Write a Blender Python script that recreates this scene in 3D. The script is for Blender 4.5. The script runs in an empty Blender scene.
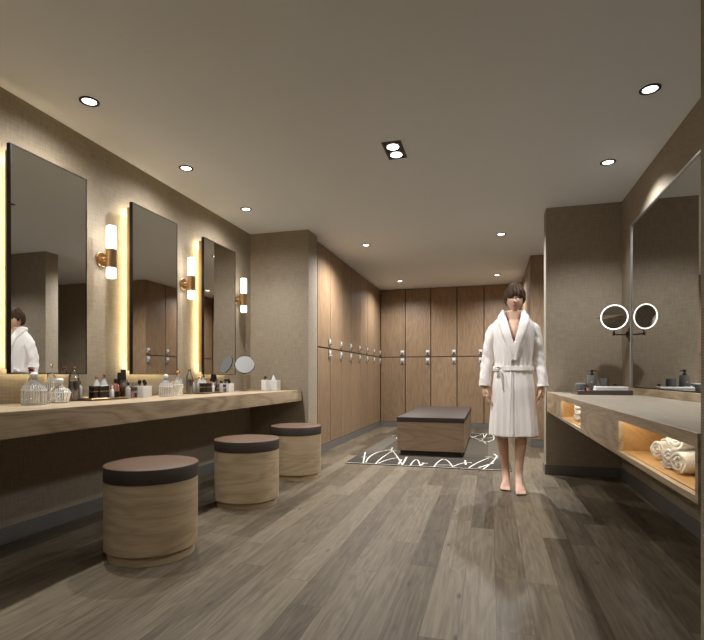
import bpy, bmesh, math, random
from mathutils import Vector, Matrix, noise as mnoise
PI = math.pi
random.seed(7)
S = bpy.context.scene
C = S.collection
H = 2.71            # ceiling height
CT = 0.836          # vanity counter height

# ------------------------------------------------------------------ materials
def lin(r, g, b):
    f = lambda c: (c/255/12.92) if c/255 <= 0.04045 else ((c/255+0.055)/1.055)**2.4
    return (f(r), f(g), f(b), 1)

class NT:
    def __init__(self, name):
        self.m = bpy.data.materials.new(name); self.m.use_nodes = True
        self.t = self.m.node_tree; self.n = self.t.nodes
        self.b = self.n['Principled BSDF']
    def new(self, typ, **kw):
        n = self.n.new(typ)
        for k, v in kw.items():
            if k.startswith('i_'):
                key = k[2:]
                n.inputs[int(key) if key.isdigit() else key.replace('_', ' ')].default_value = v
            else: setattr(n, k, v)
        return n
    def link(self, a, b): self.t.links.new(a, b)
    def math(self, op, a, b=None, c=None):
        n = self.n.new('ShaderNodeMath'); n.operation = op
        for i, v in enumerate((a, b, c)):
            if v is None: continue
            if isinstance(v, (int, float)): n.inputs[i].default_value = v
            else: self.link(v, n.inputs[i])
        return n.outputs[0]
    def mix(self, fac, a, b, blend='MIX'):
        n = self.n.new('ShaderNodeMix'); n.data_type = 'RGBA'; n.blend_type = blend
        for s, v in ((n.inputs[0], fac), (n.inputs[6], a), (n.inputs[7], b)):
            if isinstance(v, (int, float, tuple)): s.default_value = v
            else: self.link(v, s)
        return n.outputs[2]
    def ramp(self, fac, stops):
        n = self.n.new('ShaderNodeValToRGB'); e = n.color_ramp.elements
        while len(e) < len(stops): e.new(0.5)
        for k, (p, c) in zip(e, stops): k.position = p; k.color = c
        self.link(fac, n.inputs[0]); return n.outputs[0]
    def bump(self, h, strength=0.3, dist=0.002):
        n = self.n.new('ShaderNodeBump'); n.inputs['Strength'].default_value = strength
        n.inputs['Distance'].default_value = dist
        self.link(h, n.inputs['Height']); self.link(n.outputs[0], self.b.inputs['Normal'])

def plain(name, col, rough=0.5, metal=0.0, **kw):
    t = NT(name); t.b.inputs['Base Color'].default_value = col
    t.b.inputs['Roughness'].default_value = rough; t.b.inputs['Metallic'].default_value = metal
    for k, v in kw.items(): t.b.inputs[k.replace('_', ' ')].default_value = v
    return t.m

def mottled(name, c1, c2, rough=0.6, scale=30, bump=0.0, metal=0.0):
    t = NT(name)
    tc = t.new('ShaderNodeTexCoord')
    nz = t.new('ShaderNodeTexNoise', i_Scale=scale, i_Detail=4.0)
    t.link(tc.outputs['Object'], nz.inputs['Vector'])
    t.link(t.mix(nz.outputs[0], c1, c2), t.b.inputs['Base Color'])
    t.b.inputs['Roughness'].default_value = rough; t.b.inputs['Metallic'].default_value = metal
    if bump: t.bump(nz.outputs[0], bump)
    return t.m

def glow(name, col, strength):
    t = NT(name); t.b.inputs['Base Color'].default_value = (0.8, 0.8, 0.8, 1)
    t.b.inputs['Emission Color'].default_value = col
    t.b.inputs['Emission Strength'].default_value = strength
    return t.m

def wood(name, c1, c2, c3, axis='Z', rough=0.5, ring=2.2, spread=0.10):
    """oak veneer, grain running along the given local axis"""
    t = NT(name)
    tc = t.new('ShaderNodeTexCoord'); oi = t.new('ShaderNodeObjectInfo')
    add = t.new('ShaderNodeVectorMath', operation='ADD')
    off = t.new('ShaderNodeVectorMath', operation='SCALE'); off.inputs[0].default_value = (7.3, 5.1, 9.7)
    t.link(oi.outputs['Random'], off.inputs['Scale'])
    t.link(tc.outputs['Object'], add.inputs[0]); t.link(off.outputs[0], add.inputs[1])
    def mapped(cross, along):
        mp = t.new('ShaderNodeMapping')
        s = [along if q in axis else cross for q in 'XYZ']
        mp.inputs['Scale'].default_value = s
        t.link(add.outputs[0], mp.inputs['Vector']); return mp.outputs[0]
    n1 = t.new('ShaderNodeTexNoise', i_Scale=ring, i_Detail=2.0, i_Distortion=0.6)
    t.link(mapped(2.4, 0.42), n1.inputs['Vector'])
    rings = t.math('FRACT', t.math('MULTIPLY', n1.outputs[0], 9.0))
    rings = t.math('ABSOLUTE', t.math('SUBTRACT', rings, 0.5))
    n2 = t.new('ShaderNodeTexNoise', i_Scale=9.0, i_Detail=5.0, i_Roughness=0.65)
    t.link(mapped(14.0, 0.7), n2.inputs['Vector'])
    n3 = t.new('ShaderNodeTexNoise', i_Scale=1.3, i_Detail=2.0)
    t.link(mapped(1.5, 0.5), n3.inputs['Vector'])
    v = t.math('ADD', t.math('MULTIPLY', rings, 0.55), t.math('MULTIPLY', n2.outputs[0], 0.75))
    v = t.math('ADD', v, t.math('MULTIPLY', n3.outputs[0], 0.35))
    v = t.math('MULTIPLY', v, 0.78)
    col = t.ramp(v, [(0.30, c3), (0.55, c1), (0.80, c2)])
    hv = t.new('ShaderNodeHueSaturation')
    t.link(col, hv.inputs['Color'])
    t.link(t.math('ADD', t.math('MULTIPLY', oi.outputs['Random'], spread*2), 1.0-spread), hv.inputs['Value'])
    t.link(hv.outputs[0], t.b.inputs['Base Color'])
    t.b.inputs['Roughness'].default_value = rough
    t.bump(n2.outputs[0], 0.12, 0.001)
    return t.m

def wallpaper(name, c1, c2, pitch=0.0085, bump=0.5, dots=0.75):
    """woven wall covering: a fine diagonal grid of knots with slubby threads"""
    t = NT(name)
    g = t.new('ShaderNodeNewGeometry'); sp = t.new('ShaderNodeSeparateXYZ')
    t.link(g.outputs['Position'], sp.inputs[0])
    u = t.math('ADD', sp.outputs[0], sp.outputs[1]); v = sp.outputs[2]
    k = 2*PI/pitch
    a = t.math('SINE', t.math('MULTIPLY', t.math('ADD', u, v), k*0.5))
    b = t.math('SINE', t.math('MULTIPLY', t.math('SUBTRACT', u, v), k*0.5))
    w = t.math('ADD', t.math('MULTIPLY', t.math('MULTIPLY', a, b), 0.5), 0.5)
    cv = t.new('ShaderNodeCombineXYZ'); t.link(t.math('MULTIPLY', u, 9.0), cv.inputs[0]); t.link(t.math('MULTIPLY', v, 90.0), cv.inputs[1])
    nh = t.new('ShaderNodeTexNoise', i_Scale=1.0, i_Detail=3.0); t.link(cv.outputs[0], nh.inputs['Vector'])
    cw = t.new('ShaderNodeCombineXYZ'); t.link(t.math('MULTIPLY', u, 90.0), cw.inputs[0]); t.link(t.math('MULTIPLY', v, 9.0), cw.inputs[1])
    nv = t.new('ShaderNodeTexNoise', i_Scale=1.0, i_Detail=3.0); t.link(cw.outputs[0], nv.inputs['Vector'])
    slub = t.math('MULTIPLY', t.math('ADD', nh.outputs[0], nv.outputs[0]), 0.5)
    f = t.math('ADD', t.math('MULTIPLY', w, dots), t.math('MULTIPLY', t.math('SUBTRACT', slub, 0.25), 1.0))
    t.link(t.mix(f, c1, c2), t.b.inputs['Base Color'])
    t.n[-1].clamp_factor = True if hasattr(t.n[-1], 'clamp_factor') else None
    t.b.inputs['Roughness'].default_value = 0.75
    t.bump(w, bump, 0.0015)
    return t.m

def plank_floor(name):
    t = NT(name)
    g = t.new('ShaderNodeNewGeometry'); sp = t.new('ShaderNodeSeparateXYZ')
    t.link(g.outputs['Position'], sp.inputs[0])
    W, L = 0.145, 1.6
    xs = t.math('DIVIDE', t.math('ADD', sp.outputs[0], 0.12), W)
    row = t.math('FLOOR', xs); fx = t.math('FRACT', xs)
    wn = t.new('ShaderNodeTexWhiteNoise', noise_dimensions='1D'); t.link(row, wn.inputs['W'])
    ys = t.math('ADD', t.math('DIVIDE', sp.outputs[1], L), t.math('MULTIPLY', wn.outputs[0], 5.0))
    colm = t.math('FLOOR', ys); fy = t.math('FRACT', ys)
    cc = t.new('ShaderNodeCombineXYZ'); t.link(row, cc.inputs[0]); t.link(colm, cc.inputs[1])
    w2 = t.new('ShaderNodeTexWhiteNoise', noise_dimensions='2D'); t.link(cc.outputs[0], w2.inputs['Vector'])
    tone = w2.outputs['Value']
    # grain coordinates, shifted per plank
    gx = t.math('ADD', t.math('MULTIPLY', sp.outputs[0], 1.0), t.math('MULTIPLY', tone, 37.0))
    gy = t.math('ADD', sp.outputs[1], t.math('MULTIPLY', tone, 91.0))
    def co(a, b):
        c = t.new('ShaderNodeCombineXYZ'); t.link(t.math('MULTIPLY', gx, a), c.inputs[0]); t.link(t.math('MULTIPLY', gy, b), c.inputs[1]); return c.outputs[0]
    n1 = t.new('ShaderNodeTexNoise', i_Scale=1.0, i_Detail=2.0, i_Distortion=0.7); t.link(co(7.0, 1.1), n1.inputs['Vector'])
    rings = t.math('ABSOLUTE', t.math('SUBTRACT', t.math('FRACT', t.math('MULTIPLY', n1.outputs[0], 7.0)), 0.5))
    n2 = t.new('ShaderNodeTexNoise', i_Scale=1.0, i_Detail=5.0, i_Roughness=0.65); t.link(co(70.0, 2.6), n2.inputs['Vector'])
    kn = t.new('ShaderNodeTexVoronoi', voronoi_dimensions='2D', i_Scale=1.0); t.link(co(8.0, 2.8), kn.inputs['Vector'])
    knot = t.math('SUBTRACT', 1.0, t.math('MULTIPLY', kn.outputs['Distance'], 8.5)); kc = t.new('ShaderNodeSeparateColor'); t.link(kn.outputs['Color'], kc.inputs[0])
    knot = t.math('MULTIPLY', t.math('MAXIMUM', knot, 0.0), t.math('MULTIPLY', t.math('GREATER_THAN', kc.outputs[0], 0.80), kc.outputs[1]))
    v = t.math('ADD', t.math('MULTIPLY', rings, 0.26), t.math('MULTIPLY', n2.outputs[0], 0.92))
    v = t.math('ADD', v, t.math('MULTIPLY', t.math('SUBTRACT', tone, 0.5), 0.42))
    v = t.math('ADD', v, -0.0)
    col = t.ramp(v, [(0.12, FLOOR_D), (0.45, FLOOR_M), (0.85, FLOOR_L)])
    col = t.mix(knot, col, (0.035, 0.022, 0.015, 1))
    # joints
    ex = t.math('MINIMUM', fx, t.math('SUBTRACT', 1.0, fx)); ey = t.math('MINIMUM', fy, t.math('SUBTRACT', 1.0, fy))
    jx = t.math('LESS_THAN', ex, 0.010); jy = t.math('LESS_THAN', ey, 0.0011)
    j = t.math('MAXIMUM', jx, jy)
    col = t.mix(t.math('MULTIPLY', j, 0.6), col, (0.05, 0.035, 0.025, 1))
    t.link(col, t.b.inputs['Base Color'])
    t.link(t.math('ADD', t.math('MULTIPLY', n2.outputs[0], 0.15), 0.38), t.b.inputs['Roughness']); t.b.inputs['Specular IOR Level'].default_value = 0.22
    t.bump(t.math('SUBTRACT', t.math('MULTIPLY', n2.outputs[0], 0.3), j), 0.15, 0.001)
    return t.m

FLOOR_D = (0.042, 0.029, 0.017, 1); FLOOR_M = (0.105, 0.081, 0.052, 1); FLOOR_L = (0.212, 0.174, 0.121, 1)
M = {}
M['floor'] = plank_floor('oak_planks')
M['ceiling'] = mottled('ceiling_paint', (0.84, 0.90, 0.965, 1), (0.86, 0.92, 0.985, 1), 0.9, 3)
M['paper'] = wallpaper('woven_wallpaper', (0.130, 0.105, 0.074, 1), (0.43, 0.36, 0.268, 1))
M['steel'] = mottled('grey_skirting_metal', (0.17, 0.165, 0.155, 1), (0.21, 0.20, 0.19, 1), 0.4, 8, 0, 0.3)
M['locker'] = wood('locker_oak', (0.265, 0.176, 0.104, 1), (0.325, 0.224, 0.138, 1), (0.20, 0.128, 0.072, 1), 'Z', 0.45, 2.0, 0.07)
M['carcass'] = wood('carcass_oak', (0.06, 0.036, 0.02, 1), (0.08, 0.05, 0.028, 1), (0.04, 0.024, 0.014, 1), 'Z', 0.6)
M['oak_y'] = wood('counter_oak', (0.45, 0.345, 0.225, 1), (0.56, 0.445, 0.305, 1), (0.22, 0.155, 0.09, 1), 'Y', 0.4, 1.6, 0.03)
M['stool_oak'] = wood('stool_oak', (0.46, 0.35, 0.22, 1), (0.54, 0.42, 0.27, 1), (0.33, 0.24, 0.145, 1), 'XY', 0.45, 2.2, 0.04)
M['bench_oak'] = wood('bench_oak', (0.28, 0.195, 0.125, 1), (0.34, 0.24, 0.155, 1), (0.20, 0.135, 0.082, 1), 'XY', 0.45, 2.2, 0.03)
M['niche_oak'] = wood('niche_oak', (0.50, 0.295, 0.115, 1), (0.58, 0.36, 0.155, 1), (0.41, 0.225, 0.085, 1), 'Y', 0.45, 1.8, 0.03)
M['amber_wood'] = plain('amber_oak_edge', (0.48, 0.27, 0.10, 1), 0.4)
M['top_pale'] = wood('pale_oak_top', (0.43, 0.375, 0.295, 1), (0.49, 0.435, 0.35, 1), (0.36, 0.305, 0.23, 1), 'Y', 0.28, 1.6, 0.02)
M['leather'] = mottled('lit_brown_leather', (0.120, 0.072, 0.045, 1), (0.145, 0.088, 0.056, 1), 0.5, 60, 0.08)  # stool tops: same leather as the band, painted lighter for overhead light
M['leather'].node_tree.nodes['Principled BSDF'].inputs['Specular IOR Level'].default_value = 0.2
M['leather_dark'] = mottled('dark_brown_leather', (0.034, 0.023, 0.017, 1), (0.042, 0.029, 0.022, 1), 0.5, 60, 0.08)
M['mirror'] = plain('mirror_silver', (0.72, 0.72, 0.705, 1), 0.01, 1.0)
M['hazy_mirror'] = plain('hazy_mirror', (0.20, 0.198, 0.19, 1), 0.5, 0.5)
M['black_metal'] = plain('black_metal', (0.018, 0.016, 0.015, 1), 0.35, 0.6)
M['bronze'] = plain('dark_bronze', (0.10, 0.075, 0.05, 1), 0.3, 0.9)
M['brass'] = plain('brushed_brass', (0.55, 0.37, 0.20, 1), 0.28, 1.0)
M['chrome'] = plain('chrome', (0.72, 0.72, 0.72, 1), 0.12, 1.0)
M['alu'] = plain('satin_aluminium', (0.62, 0.64, 0.64, 1), 0.3, 0.9)
M['lock_grey'] = plain('lock_plate', (0.40, 0.41, 0.40, 1), 0.4, 0.4)
M['lock_dark'] = plain('lock_slot', (0.03, 0.03, 0.03, 1), 0.4)
M['lamp_glass'] = glow('frosted_lamp_glass', (1.0, 0.965, 0.88, 1), 3.0)
M['led_warm'] = glow('warm_led_strip', (1.0, 0.92, 0.60, 1), 21.0)
M['led_amber'] = glow('amber_led_strip', (1.0, 0.88, 0.68, 1), 15.0)
M['ring'] = glow('ring_light', (1.0, 0.97, 0.92, 1), 1.3)
M['lens'] = glow('downlight_lens', (1.0, 0.97, 0.92, 1), 6.0)
def clear(name, tint, gloss=0.10):
    t = NT(name); out = [n for n in t.n if n.type == 'OUTPUT_MATERIAL'][0]
    tr = t.new('ShaderNodeBsdfTransparent'); tr.inputs[0].default_value = tint
    gl = t.new('ShaderNodeBsdfGlossy'); gl.inputs['Roughness'].default_value = 0.03; gl.inputs[0].default_value = (1, 1, 1, 1)
    fr = t.new('ShaderNodeFresnel', i_IOR=1.5); mx = t.new('ShaderNodeMixShader')
    t.link(t.math('ADD', fr.outputs[0], gloss), mx.inputs[0]); t.link(tr.outputs[0], mx.inputs[1]); t.link(gl.outputs[0], mx.inputs[2])
    t.link(mx.outputs[0], out.inputs['Surface']); return t.m
M['glass'] = clear('clear_glass', (0.93, 0.95, 0.94, 1))
M['glint_glass'] = plain('white_glint_glass', (0.95, 0.95, 0.94, 1), 0.3, 0.0, IOR=1.45, Transmission_Weight=0.12)  # white standing in for bright highlights on the decanter glass
M['acrylic'] = clear('clear_acrylic', (0.90, 0.91, 0.91, 1), 0.06)
M['frost'] = plain('frosted_glass', (0.85, 0.84, 0.82, 1), 0.25, 0.0, IOR=1.4, Transmission_Weight=0.5)
M['gold'] = plain('polished_gold', (0.72, 0.46, 0.17, 1), 0.2, 1.0)
M['copper'] = plain('copper_cap', (0.55, 0.23, 0.13, 1), 0.25, 1.0)
M['black'] = plain('gloss_black', (0.012, 0.012, 0.013, 1), 0.25)
M['pink'] = plain('pink_lacquer', (0.42, 0.16, 0.13, 1), 0.3)
M['plum'] = plain('plum_lacquer', (0.25, 0.06, 0.16, 1), 0.3)
M['amber_liquid'] = plain('orange_perfume', (0.65, 0.24, 0.10, 1), 0.1, 0.0, Transmission_Weight=0.4)
M['dark_liquid'] = plain('dark_infusion', (0.13, 0.085, 0.07, 1), 0.15)
M['white'] = mottled('white_ceramic', (0.74, 0.74, 0.72, 1), (0.80, 0.80, 0.78, 1), 0.35, 40)
M['tissue'] = plain('white_tissue', (0.82, 0.82, 0.81, 1), 0.8)
M['grey_pot'] = mottled('grey_stone_ceramic', (0.115, 0.115, 0.115, 1), (0.15, 0.15, 0.148, 1), 0.55, 50)
M['lime'] = plain('lime_emblem', (0.45, 0.5, 0.06, 1), 0.5)
M['tray_dark'] = plain('dark_lacquer_tray', (0.075, 0.055, 0.045, 1), 0.3)
M['towel'] = mottled('white_terry', (0.62, 0.60, 0.57, 1), (0.78, 0.76, 0.73, 1), 0.95, 220, 0.8)
M['robe'] = mottled('cream_terry_robe', (0.84, 0.79, 0.76, 1), (0.90, 0.86, 0.83, 1), 0.95, 160, 0.5)
M['skin'] = mottled('skin', (0.60, 0.385, 0.27, 1), (0.66, 0.43, 0.31, 1), 0.5, 14)
M['lips'] = plain('lips', (0.50, 0.20, 0.17, 1), 0.4)
M['brow'] = plain('brows', (0.05, 0.03, 0.02, 1), 0.7)
M['eye'] = plain('eyes', (0.03, 0.02, 0.016, 1), 0.2)
M['nail'] = plain('nails', (0.68, 0.45, 0.37, 1), 0.3)
M['hair'] = mottled('dark_brown_hair', (0.045, 0.026, 0.016, 1), (0.10, 0.058, 0.034, 1), 0.62, 35)
M['hair'].node_tree.nodes['Principled BSDF'].inputs['Specular IOR Level'].default_value = 0.2
M['rug_line'] = plain('cream_rug_yarn', (0.78, 0.74, 0.64, 1), 0.95)

def rug_mat():
    t = NT('taupe_rug_pile'); tc = t.new('ShaderNodeTexCoord'); sp = t.new('ShaderNodeSeparateXYZ'); t.link(tc.outputs['Object'], sp.inputs[0])
    mp = t.new('ShaderNodeMapping'); mp.inputs['Scale'].default_value = (1.2, 16.0, 1.0); t.link(tc.outputs['Object'], mp.inputs['Vector'])
    n = t.new('ShaderNodeTexNoise', i_Scale=1.0, i_Detail=5.0, i_Roughness=0.7); t.link(mp.outputs[0], n.inputs['Vector'])
    n2 = t.new('ShaderNodeTexNoise', i_Scale=350.0); t.link(tc.outputs['Object'], n2.inputs['Vector'])
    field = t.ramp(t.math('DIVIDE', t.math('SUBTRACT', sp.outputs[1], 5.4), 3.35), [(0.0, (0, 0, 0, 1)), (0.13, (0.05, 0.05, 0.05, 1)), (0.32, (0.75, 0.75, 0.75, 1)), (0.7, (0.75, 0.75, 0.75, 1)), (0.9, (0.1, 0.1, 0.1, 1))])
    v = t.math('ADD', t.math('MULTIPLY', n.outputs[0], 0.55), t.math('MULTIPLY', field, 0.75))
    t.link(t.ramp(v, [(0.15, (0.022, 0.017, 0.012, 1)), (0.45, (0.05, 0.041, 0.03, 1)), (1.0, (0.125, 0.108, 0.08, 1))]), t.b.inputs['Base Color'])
    t.b.inputs['Roughness'].default_value = 0.95; t.bump(n2.outputs[0], 0.5, 0.003)
    return t.m
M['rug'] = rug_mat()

# ------------------------------------------------------------------ mesh helpers
def BM(): return bmesh.new()
def setmat(faces, mi):
    for f in faces: f.material_index = mi
def merge(bm, tmp, mat=None, mi=0):
    if mat is not None: bmesh.ops.transform(tmp, matrix=mat, verts=tmp.verts)
    setmat(tmp.faces, mi)
    me = bpy.data.meshes.new('t'); tmp.to_mesh(me); tmp.free()
    bm.from_mesh(me); bpy.data.meshes.remove(me)
def box(bm, x0, x1, y0, y1, z0, z1, bev=0.0, seg=2, mi=0, mat=None):
    t = BM(); bmesh.ops.create_cube(t, size=1.0)
    for v in t.verts:
        v.co = Vector((x0+(v.co.x+.5)*(x1-x0), y0+(v.co.y+.5)*(y1-y0), z0+(v.co.z+.5)*(z1-z0)))
    if bev > 0: bmesh.ops.bevel(t, geom=t.edges[:], offset=bev, segments=seg, profile=0.7, affect='EDGES')
    merge(bm, t, mat, mi); return bm
def lathe(bm, prof, n=32, mi=0, mat=None, flute=None, cx=0, cy=0):
    """prof: (r, z) list; flute(ang, z) -> radius factor"""
    t = BM(); rings = []
    for r, z in prof:
        if r < 1e-5: rings.append([t.verts.new((cx, cy, z))]); continue
        ring = []
        for i in range(n):
            a = 2*PI*i/n; k = flute(a, z) if flute else 1
            ring.append(t.verts.new((cx+r*k*math.cos(a), cy+r*k*math.sin(a), z)))
        rings.append(ring)
    for A, B in zip(rings, rings[1:]):
        for i in range(n):
            j = (i+1) % n
            if len(A) == 1 and len(B) == 1: continue
            if len(A) == 1: t.faces.new((A[0], B[j], B[i]))
            elif len(B) == 1: t.faces.new((A[i], A[j], B[0]))
            else: t.faces.new((A[i], A[j], B[j], B[i]))
    bmesh.ops.recalc_face_normals(t, faces=t.faces)
    merge(bm, t, mat, mi); return bm
def cyl(bm, r, z0, z1, n=32, mi=0, mat=None, cx=0, cy=0, bev=0.0):
    p = [(0, z0), (r-bev, z0)] + ([(r, z0+bev), (r, z1-bev)] if bev else [(r, z0), (r, z1)][1:]) + [(r-bev, z1), (0, z1)] if bev else [(0, z0), (r, z0), (r, z1), (0, z1)]
    return lathe(bm, p, n, mi, mat, None, cx, cy)
def tube(bm, pts, rad, n=12, mi=0, closed=False, caps=True, mat=None, flat=None):
    """sweep along pts; rad number or list; flat = vertical/horizontal squash factor"""
    t = BM(); pts = [Vector(p) for p in pts]; N = len(pts)
    rads = rad if isinstance(rad, (list, tuple)) else [rad]*N
    rings = []; up = Vector((0, 0, 1)); prev = None
    for i, p in enumerate(pts):
        if closed: d = pts[(i+1) % N]-pts[i-1]
        else: d = pts[min(i+1, N-1)]-pts[max(i-1, 0)]
        d.normalize()
        if prev is None:
            a = d.cross(up)
            if a.length < 1e-3: a = d.cross(Vector((0, 1, 0)))
        else: a = prev-d*prev.dot(d)
        a.normalize(); prev = a; b = d.cross(a)
        r = rads[i]; ra, rb = (r if isinstance(r, tuple) else (r, r*(flat or 1)))
        rings.append([t.verts.new(p+a*ra*math.cos(2*PI*k/n)+b*rb*math.sin(2*PI*k/n)) for k in range(n)])
    pairs = list(zip(rings, rings[1:])) + ([(rings[-1], rings[0])] if closed else [])
    for A, B in pairs:
        for k in range(n):
            t.faces.new((A[k], A[(k+1) % n], B[(k+1) % n], B[k]))
    if caps and not closed:
        t.faces.new(rings[0][::-1]); t.faces.new(rings[-1])
    bmesh.ops.recalc_face_normals(t, faces=t.faces)
    merge(bm, t, mat, mi); return bm
def ball(bm, c, r, n=20, mi=0, sx=1, sy=1, sz=1):
    t = BM(); bmesh.ops.create_uvsphere(t, u_segments=n, v_segments=max(8, n*2//3), radius=r)
    merge(bm, t, Matrix.Translation(c) @ Matrix.Diagonal((sx, sy, sz, 1)), mi); return bm
def obj(name, bm, mats, parent=None, loc=(0, 0, 0), rot=(0, 0, 0), smooth=35, sub=0):
    me = bpy.data.meshes.new(name); bm.to_mesh(me); bm.free()
    for m in (mats if isinstance(mats, (list, tuple)) else [mats]): me.materials.append(M[m])
    o = bpy.data.objects.new(name, me); C.objects.link(o)
    if smooth:
        me.polygons.foreach_set('use_smooth', [True]*len(me.polygons))
        me.set_sharp_from_angle(angle=math.radians(smooth))
    if parent: o.parent = parent
    o.location = loc; o.rotation_euler = rot
    if sub:
        m = o.modifiers.new('sub', 'SUBSURF'); m.levels = m.render_levels = sub
    return o
def tag(o, label, cat, group=None):
    o['label'] = label; o['category'] = cat
    if group: o['group'] = group
    return o
def thing(name, label, cat, loc=(0, 0, 0), rotz=0, group=None):
    o = bpy.data.objects.new(name, None); C.objects.link(o)
    o.empty_display_size = 0.1
    o.location = loc; o.rotation_euler = (0, 0, rotz)
    return tag(o, label, cat, group)
def struct(name, bm, m, smooth=35):
    o = obj(name, bm, m, smooth=smooth); o['kind'] = 'structure'; return o
def dup(root, loc, rotz=None, label=None, group=None, cat=None):
    r = root.copy(); C.objects.link(r); r.location = loc
    if rotz is not None: r.rotation_euler = (0, 0, rotz)
    if label: r['label'] = label
    if group: r['group'] = group
    for ch in list(root.children):
        c = ch.copy(); C.objects.link(c); c.parent = r
        for g in list(ch.children):
            d = g.copy(); C.objects.link(d); d.parent = c
    return r

# ------------------------------------------------------------------ the room
XL, XR = -2.785, 1.245
b = BM(); box(b, -2.9, 2.7, -1.7, 10.2, -0.1, 0); struct('floor', b, 'floor', 0)
b = BM(); box(b, -2.9, 2.7, -1.7, 10.2, H, H+0.1); struct('ceiling', b, 'ceiling', 0)
def wall(name, x0, x1, y0, y1, m='paper'):
    b = BM(); box(b, x0, x1, y0, y1, 0, H); struct(name, b, m, 0)
wall('wall_left', XL-0.11, XL, -1.7, 5.385)
wall('wall_left_return', XL-0.11, -2.04, 5.385, 5.69)
wall('wall_left_far', -2.9, -2.68, 5.69, 10.2)
wall('wall_back', -2.68, 2.7, 10.1, 10.2)
wall('wall_right_return', 0.55, 2.7, 5.36, 5.56)
wall('wall_right', XR, XR+0.12, 1.583, 5.36)
wall('wall_right_near', 0.566, XR+0.12, -1.7, 1.583)
wall('wall_rear', -2.785, 0.566, -1.8, -1.7)
wall('wall_passage_end', 2.6, 2.7, 5.56, 10.1)
wall('wall_passage_far', 1.075, 2.6, 7.40, 10.1)
def skirt(name, x0, x1, y0, y1, h=0.1):
    b = BM(); box(b, x0, x1, y0, y1, 0.0, h, 0.002, 1); struct(name, b, 'steel')
g = 0.012
skirt('baseboard_left', XL, XL+g, -1.7, 5.385)
skirt('baseboard_left_return', XL+g, -2.04+g, 5.385-g, 5.385)
skirt('baseboard_left_return_side', -2.04, -2.04+g, 5.385, 5.69)
skirt('baseboard_right_return', 0.55-g, XR, 5.36-g, 5.36)
skirt('baseboard_right_return_side', 0.55-g, 0.55, 5.36, 5.56+g)
skirt('baseboard_right', XR-g, XR, 1.583, 5.36-g)
skirt('baseboard_right_near', 0.566-g, 0.566, -1.7, 1.583)
skirt('baseboard_lockers_left', -2.62, -2.10, 5.692, 10.09, 0.098)
skirt('baseboard_lockers_back', -2.10, 0.55, 9.575, 10.09, 0.098)
skirt('baseboard_lockers_right', 0.55, 1.07, 7.40, 9.575, 0.098)
b = BM(); box(b, 0.387, 0.549, 9.59, 9.62, 0.1, H-0.003); struct('trim_1', b, 'locker')
b = BM(); box(b, -2.66, -2.112, 5.694, 5.868, 0.1, H-0.003); struct('trim_3', b, 'locker')
b = BM(); box(b, -2.66, -2.115, 9.59, 9.62, 0.1, H-0.003); struct('trim_2', b, 'carcass')

# ------------------------------------------------------------------ lockers
ZS = 1.372
def locker(label, w, loc, rotz):
    t = thing('locker', label, 'locker', loc, rotz, 'tall two-door oak lockers round the room end')
    b = BM(); box(b, 0.002, w-0.002, 0.022, 0.48, 0.1, H-0.003); obj('carcass', b, 'carcass', t)
    for nm, z0, z1, lz in (('door', 0.106, ZS-0.008, ZS-0.075), ('door', ZS+0.008, H-0.008, ZS+0.085)):
        b = BM(); box(b, 0.008, w-0.008, 0, 0.02, z0, z1, 0.0015, 1)
        d = obj(nm, b, 'locker', t)
        b = BM(); hh = 0.055 if z0 < 1 else 0.046
        box(b, w-0.098, w-0.020, -0.014, -0.0005, lz-hh, lz+hh, 0.004, 2)
        box(b, w-0.088, w-0.030, -0.0165, -0.012, lz+hh*0.12, lz+hh*0.82, 0.002, 1, 1)
        lathe(b, [(0, 0), (0.017, 0), (0.017, 0.012), (0.013, 0.016), (0, 0.016)], 20, 2,
              Matrix.Translation((w-0.059, -0.013, lz-hh*0.45)) @ Matrix.Rotation(PI/2, 4, 'X'))
        box(b, w-0.0605, w-0.0575, -0.031, -0.028, lz-hh*0.45-0.011, lz-hh*0.45+0.011, 0, 1, 3)
        lk = obj('lock', b, ['lock_grey', 'white', 'chrome', 'lock_dark'], d)
        lk['label'] = 'silver lock plate with a pale number square and a turning knob'
    return t
proto = None
ORD = ['first', 'second', 'third', 'fourth', 'fifth', 'sixth', 'seventh']
p1 = (9.575-5.87)/7
for i in range(7):
    lab = {0: 'tall oak locker beside the pale wall corner, first along the side bank',
           6: 'tall oak locker tucked in the room corner, seventh and last of the side bank'}.get(i,
           f'tall oak locker, {ORD[i]} from the pale wall corner along the side bank')
    loc = (-2.10, 5.87+i*p1, 0)
    if i == 0: proto = L0 = locker(lab, p1, loc, PI/2)
    else: dup(L0, loc, PI/2, lab)
p2 = 0.497
for i in range(5):
    lab = {0: 'tall oak locker in the back bank, against the inner corner beside the side bank',
           1: 'tall oak locker in the back bank behind the near corner of the bench',
           2: 'tall oak locker in the back bank squarely behind the bench',
           3: 'tall oak locker in the back bank just beside the robed person\'s sleeve',
           4: 'tall oak locker in the back bank mostly hidden behind the robed person'}[i]
    loc = (-2.097+i*p2, 9.575, 0)
    if i == 0: B0 = locker(lab, p2, loc, 0)
    else: dup(B0, loc, 0, lab)
p3 = (9.57-7.40)/4
for i in range(4):
    lab = {3: 'tall oak locker beside the dark passage, its wide side panel showing behind the person',
           2: 'tall oak locker facing the bench, next to the one at the dark passage',
           1: 'tall oak locker facing the bench, third from the dark passage',
           0: 'tall oak locker facing the bench, deepest in by the back bank'}[i]
    loc = (0.55, 9.57-i*p3, 0)
    if i == 0: R0 = locker(lab, p3, loc, -PI/2)
    else: r = dup(R0, loc, -PI/2, lab)
b = BM(); box(b, p3+0.0005, p3+0.004, -0.0, 0.5, 0.1, H-0.003); obj('side_panel', b, 'locker', r)

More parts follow.
